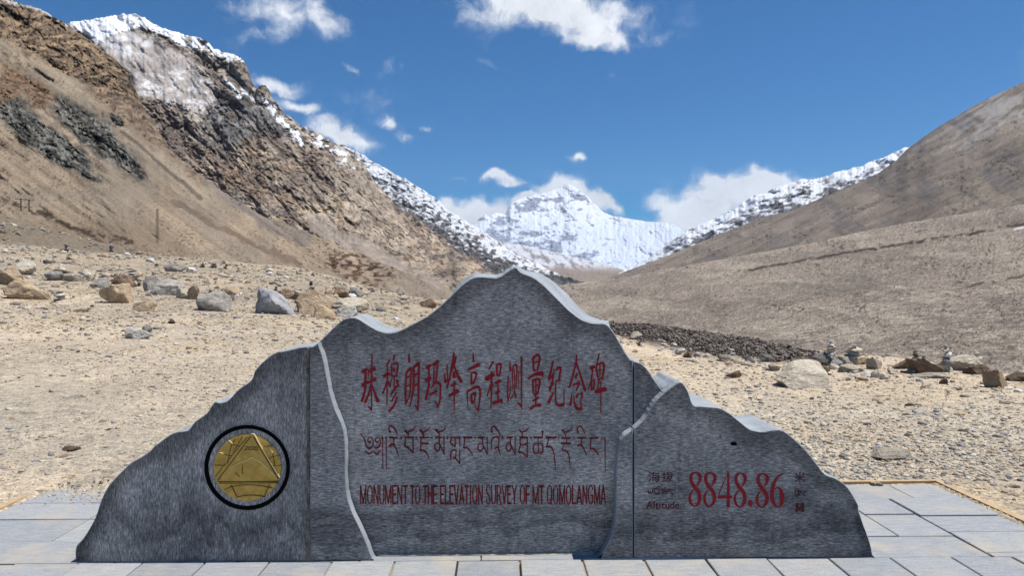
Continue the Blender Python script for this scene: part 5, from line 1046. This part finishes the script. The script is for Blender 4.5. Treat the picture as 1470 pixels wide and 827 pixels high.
palb = np.array([(212, 204, 190), (184, 178, 168), (226, 215, 196), (146, 140, 132), (212, 194, 168), (236, 230, 218)]); cb = s2l(palb[r.integers(0, 6, len(xb))])*K_ALB*r.uniform(.75, 1.15, (len(xb), 1))
NF = 14000
rf = r.uniform(-.8, .1, NF); yf_2 = np.exp(r.uniform(math.log(16), math.log(128), NF)); kf = (yf_2 < yedge(rf)+1) & (fbm(rf*25, yf_2*.12, 302, 3)+.3*r.random(NF) > .52); rf, yf_2 = rf[kf], yf_2[kf]
sf = np.clip(np.exp(r.normal(math.log(.0013), .55, len(rf)))*yf_2, .015, .35); cf = s2l(pal[r.integers(0, len(pal), len(rf))])*K_ALB*r.uniform(.55, 1.05, (len(rf), 1))
NS = 900; xs_ = r.normal(-2.95, .4, NS); ys_ = r.normal(5.62, .12, NS); ks = (xs_ > -3.48) & (xs_ < -2.0) & (ys_ > 5.2); xs_, ys_ = xs_[ks], ys_[ks]
xb = np.concatenate([xb, rf*yf_2, xs_]); yb2 = np.concatenate([yb2, yf_2, ys_]); sb = np.concatenate([sb, sf, r.uniform(.004, .012, len(xs_))]); cb = np.vstack([cb, cf, s2l(pal[r.integers(0, len(pal), len(xs_))])*K_ALB])
xx = np.append(xx, xb); yy = np.append(yy, yb2); sz = np.append(sz, sb); cl = np.vstack([cl, cb]); zz = gz(xx, yy); zz = np.where((np.abs(xx) < 3.5) & (yy < 5.77), np.maximum(zz, .002), zz); print('gravel', len(xx))
scatter('gravel', np.stack([xx, yy, zz+sz*.12], -1), sz, cl, .5, 4, M_ST, 'loose gravel and pebbles strewn over the dry ground')
# dark rubble field right of the peak
PD = [(873, 462), (940, 464), (1000, 470), (1060, 480), (1110, 492), (1150, 510), (1120, 515), (1080, 510), (1020, 505), (960, 493), (900, 482), (880, 479)]
cand = r.uniform((860, 458), (1160, 520), (36000, 2)); m_ = pmask(cand[:, 0], cand[:, 1], PD, 9, 9, 301) > r.random(len(cand))*.9+.05; cand = cand[m_]
P0 = []
for x, y in cand[:12000]:
    yb_ = y; Yd = 1.6*F_PX/(yb_-408+1.5); d = ray(x, y); t = Yd/d[1]; q = CAM+d*t; P0.append((q[0], q[1], float(gz(q[0], q[1]))))
P0 = np.array(P0); sz = np.clip(np.exp(r.normal(math.log(.019), .5, len(P0))), .008, .075); cl = s2l(np.array((138, 126, 116)))*K_ALB*r.uniform(.15, 1.5, (len(P0), 1))
P0[:, 2] += sz*.5+r.uniform(0, .035, len(P0))
scatter('dark_rubble', P0, sz, cl, .8, 5, M_ST, 'field of dark clods and rubble on the river bank right of the peak')

# ------------------------------------------------------------------ poles, pylon and boards
M_MET, n, b = new_mat('dull_pole_grey', .7, .3); b.inputs['Base Color'].default_value = (.07, .06, .055, 1)
def bar(V, Fc, a, b_, w):
    a = Vector(a); b_ = Vector(b_); d = (b_-a).normalized(); s = d.cross(Vector((0, 1, 0)) if abs(d.y) < .9 else Vector((1, 0, 0))).normalized()*w; u = d.cross(s).normalized()*w; k = len(V)
    for p in (a, b_):
        for q in (s+u, s-u, -s-u, -s+u): V.append(tuple(p+q))
    Fc += [(k, k+1, k+5, k+4), (k+1, k+2, k+6, k+5), (k+2, k+3, k+7, k+6), (k+3, k, k+4, k+7), (k, k+3, k+2, k+1), (k+4, k+5, k+6, k+7)]
def surf_pt(name, px, py):
    xs, P, ny = SURF[name]; i = int(np.argmin(np.abs(xs-px))); d = ray(px, py)
    Pc = P[:ny, i]; el = (Pc[:, 2]-CAM[2])/Pc[:, 1]; j = int(np.argmin(np.abs(el-(d[2]/d[1])))); return Pc[j]
def pole(px, base, top, label):
    p = surf_pt('hillside', px, base); dist = float(np.dot(p-CAM, FWD)); H = (base-top)/F_PX*dist; t = empty('utility_pole', tuple(map(float, p))); tag(t, label, 'utility pole', 'utility poles')
    V, Fc = [], []; bar(V, Fc, (0, 0, -1), (0, 0, H), .16); mesh_obj('post', V, Fc, M_MET, t); V, Fc = [], []; bar(V, Fc, (-H*.45, 0, H*.93), (H*.45, 0, H*.93), .10); mesh_obj('crossarm', V, Fc, M_MET, t)
    for s in (-.4, 0, .4): V, Fc = [], []; bar(V, Fc, (s*H, 0, H*.93), (s*H, 0, H*1.04), .08); mesh_obj('insulator', V, Fc, M_MET, t)
pole(30, 303, 285, 'left utility pole with crossarm on the slope at far left'); pole(42, 303, 286, 'right utility pole with crossarm on the slope at far left')
p = surf_pt('hillside', 226, 350); dist = float(np.dot(p-CAM, FWD)); H = 50/F_PX*dist; t = empty('lattice_mast', tuple(map(float, p))); tag(t, 'tall thin lattice mast standing against the scree slope on the left', 'mast')
w0 = H*.028; w1 = H*.02
for sx in (-1, 1):
    for sy in (-1, 1): V, Fc = [], []; bar(V, Fc, (sx*w0, sy*w0, -1), (sx*w1, sy*w1, H), .04); mesh_obj('leg', V, Fc, M_MET, t)
V, Fc = [], []
for k in range(14):
    z0, z1 = H*k/14, H*(k+1)/14; a = w0+(w1-w0)*k/14; c_ = w0+(w1-w0)*(k+1)/14
    for sy in (-1, 1): bar(V, Fc, (-a, sy*a, z0), (c_, sy*c_, z1), .018); bar(V, Fc, (a, sy*a, z0), (-c_, sy*c_, z1), .018)
mesh_obj('bracing', V, Fc, M_MET, t); V, Fc = [], []; bar(V, Fc, (-H*.06, 0, H*.95), (H*.06, 0, H*.95), .08); mesh_obj('crossarm', V, Fc, M_MET, t)
M_WH, n, b = new_mat('white_board_paint', .6, .3); b.inputs['Base Color'].default_value = (.62, .66, .7, 1)
M_BL, n, b = new_mat('dark_blue_panel', .5, .4); b.inputs['Base Color'].default_value = (.03, .08, .18, 1)
for px, lab in ((460, 'left of two small white boards with blue panels at the foot of the scree'), (466.5, 'right of two small white boards with blue panels at the foot of the scree')):
    p = hit(px, 389)
    if p is None: continue
    dist = float(np.dot(p-CAM, FWD)); u = dist/F_PX; t = empty('board', tuple(map(float, p))); tag(t, lab, 'board', 'small boards at the foot of the scree')
    V, Fc = [], []; bar(V, Fc, (0, 0, 1.2*u), (0, 0, 6*u), 2.6*u); mesh_obj('panel', V, Fc, M_WH, t); V, Fc = [], []; bar(V, Fc, (0, -1.2*u, 1.8*u), (0, -1.2*u, 5*u), 1.5*u); mesh_obj('blue_face', V, Fc, M_BL, t)
    for s in (-1, 1): V, Fc = [], []; bar(V, Fc, (s*1.8*u, 0, -1*u), (s*1.8*u, 0, 1.4*u), .2*u); mesh_obj('leg', V, Fc, M_MET, t)
print('tris', sum(sum(len(p.vertices)-2 for p in o.data.polygons) for o in bpy.data.objects if o.type == 'MESH'))

# thin mountain air
m = bpy.data.materials.new('thin_air'); m.use_nodes = True; n = m.node_tree; n.nodes.clear()
pv = n.nodes.new('ShaderNodeVolumePrincipled'); pv.inputs['Color'].default_value = (.62, .78, 1.0, 1); pv.inputs['Density'].default_value = 1.2e-5; pv.inputs['Anisotropy'].default_value = .2
om = n.nodes.new('ShaderNodeOutputMaterial'); n.links.new(pv.outputs[0], om.inputs['Volume'])
V = [(x, y, z) for z in (-17, 6000) for x, y in ((-31000, -31000), (31000, -31000), (31000, 41000), (-31000, 41000))]
hz = mesh_obj('haze', V, [(3, 2, 1, 0), (4, 5, 6, 7), (0, 1, 5, 4), (1, 2, 6, 5), (2, 3, 7, 6), (3, 0, 4, 7)], m); tag(hz, 'thin clear mountain air filling the valley', kind='stuff')
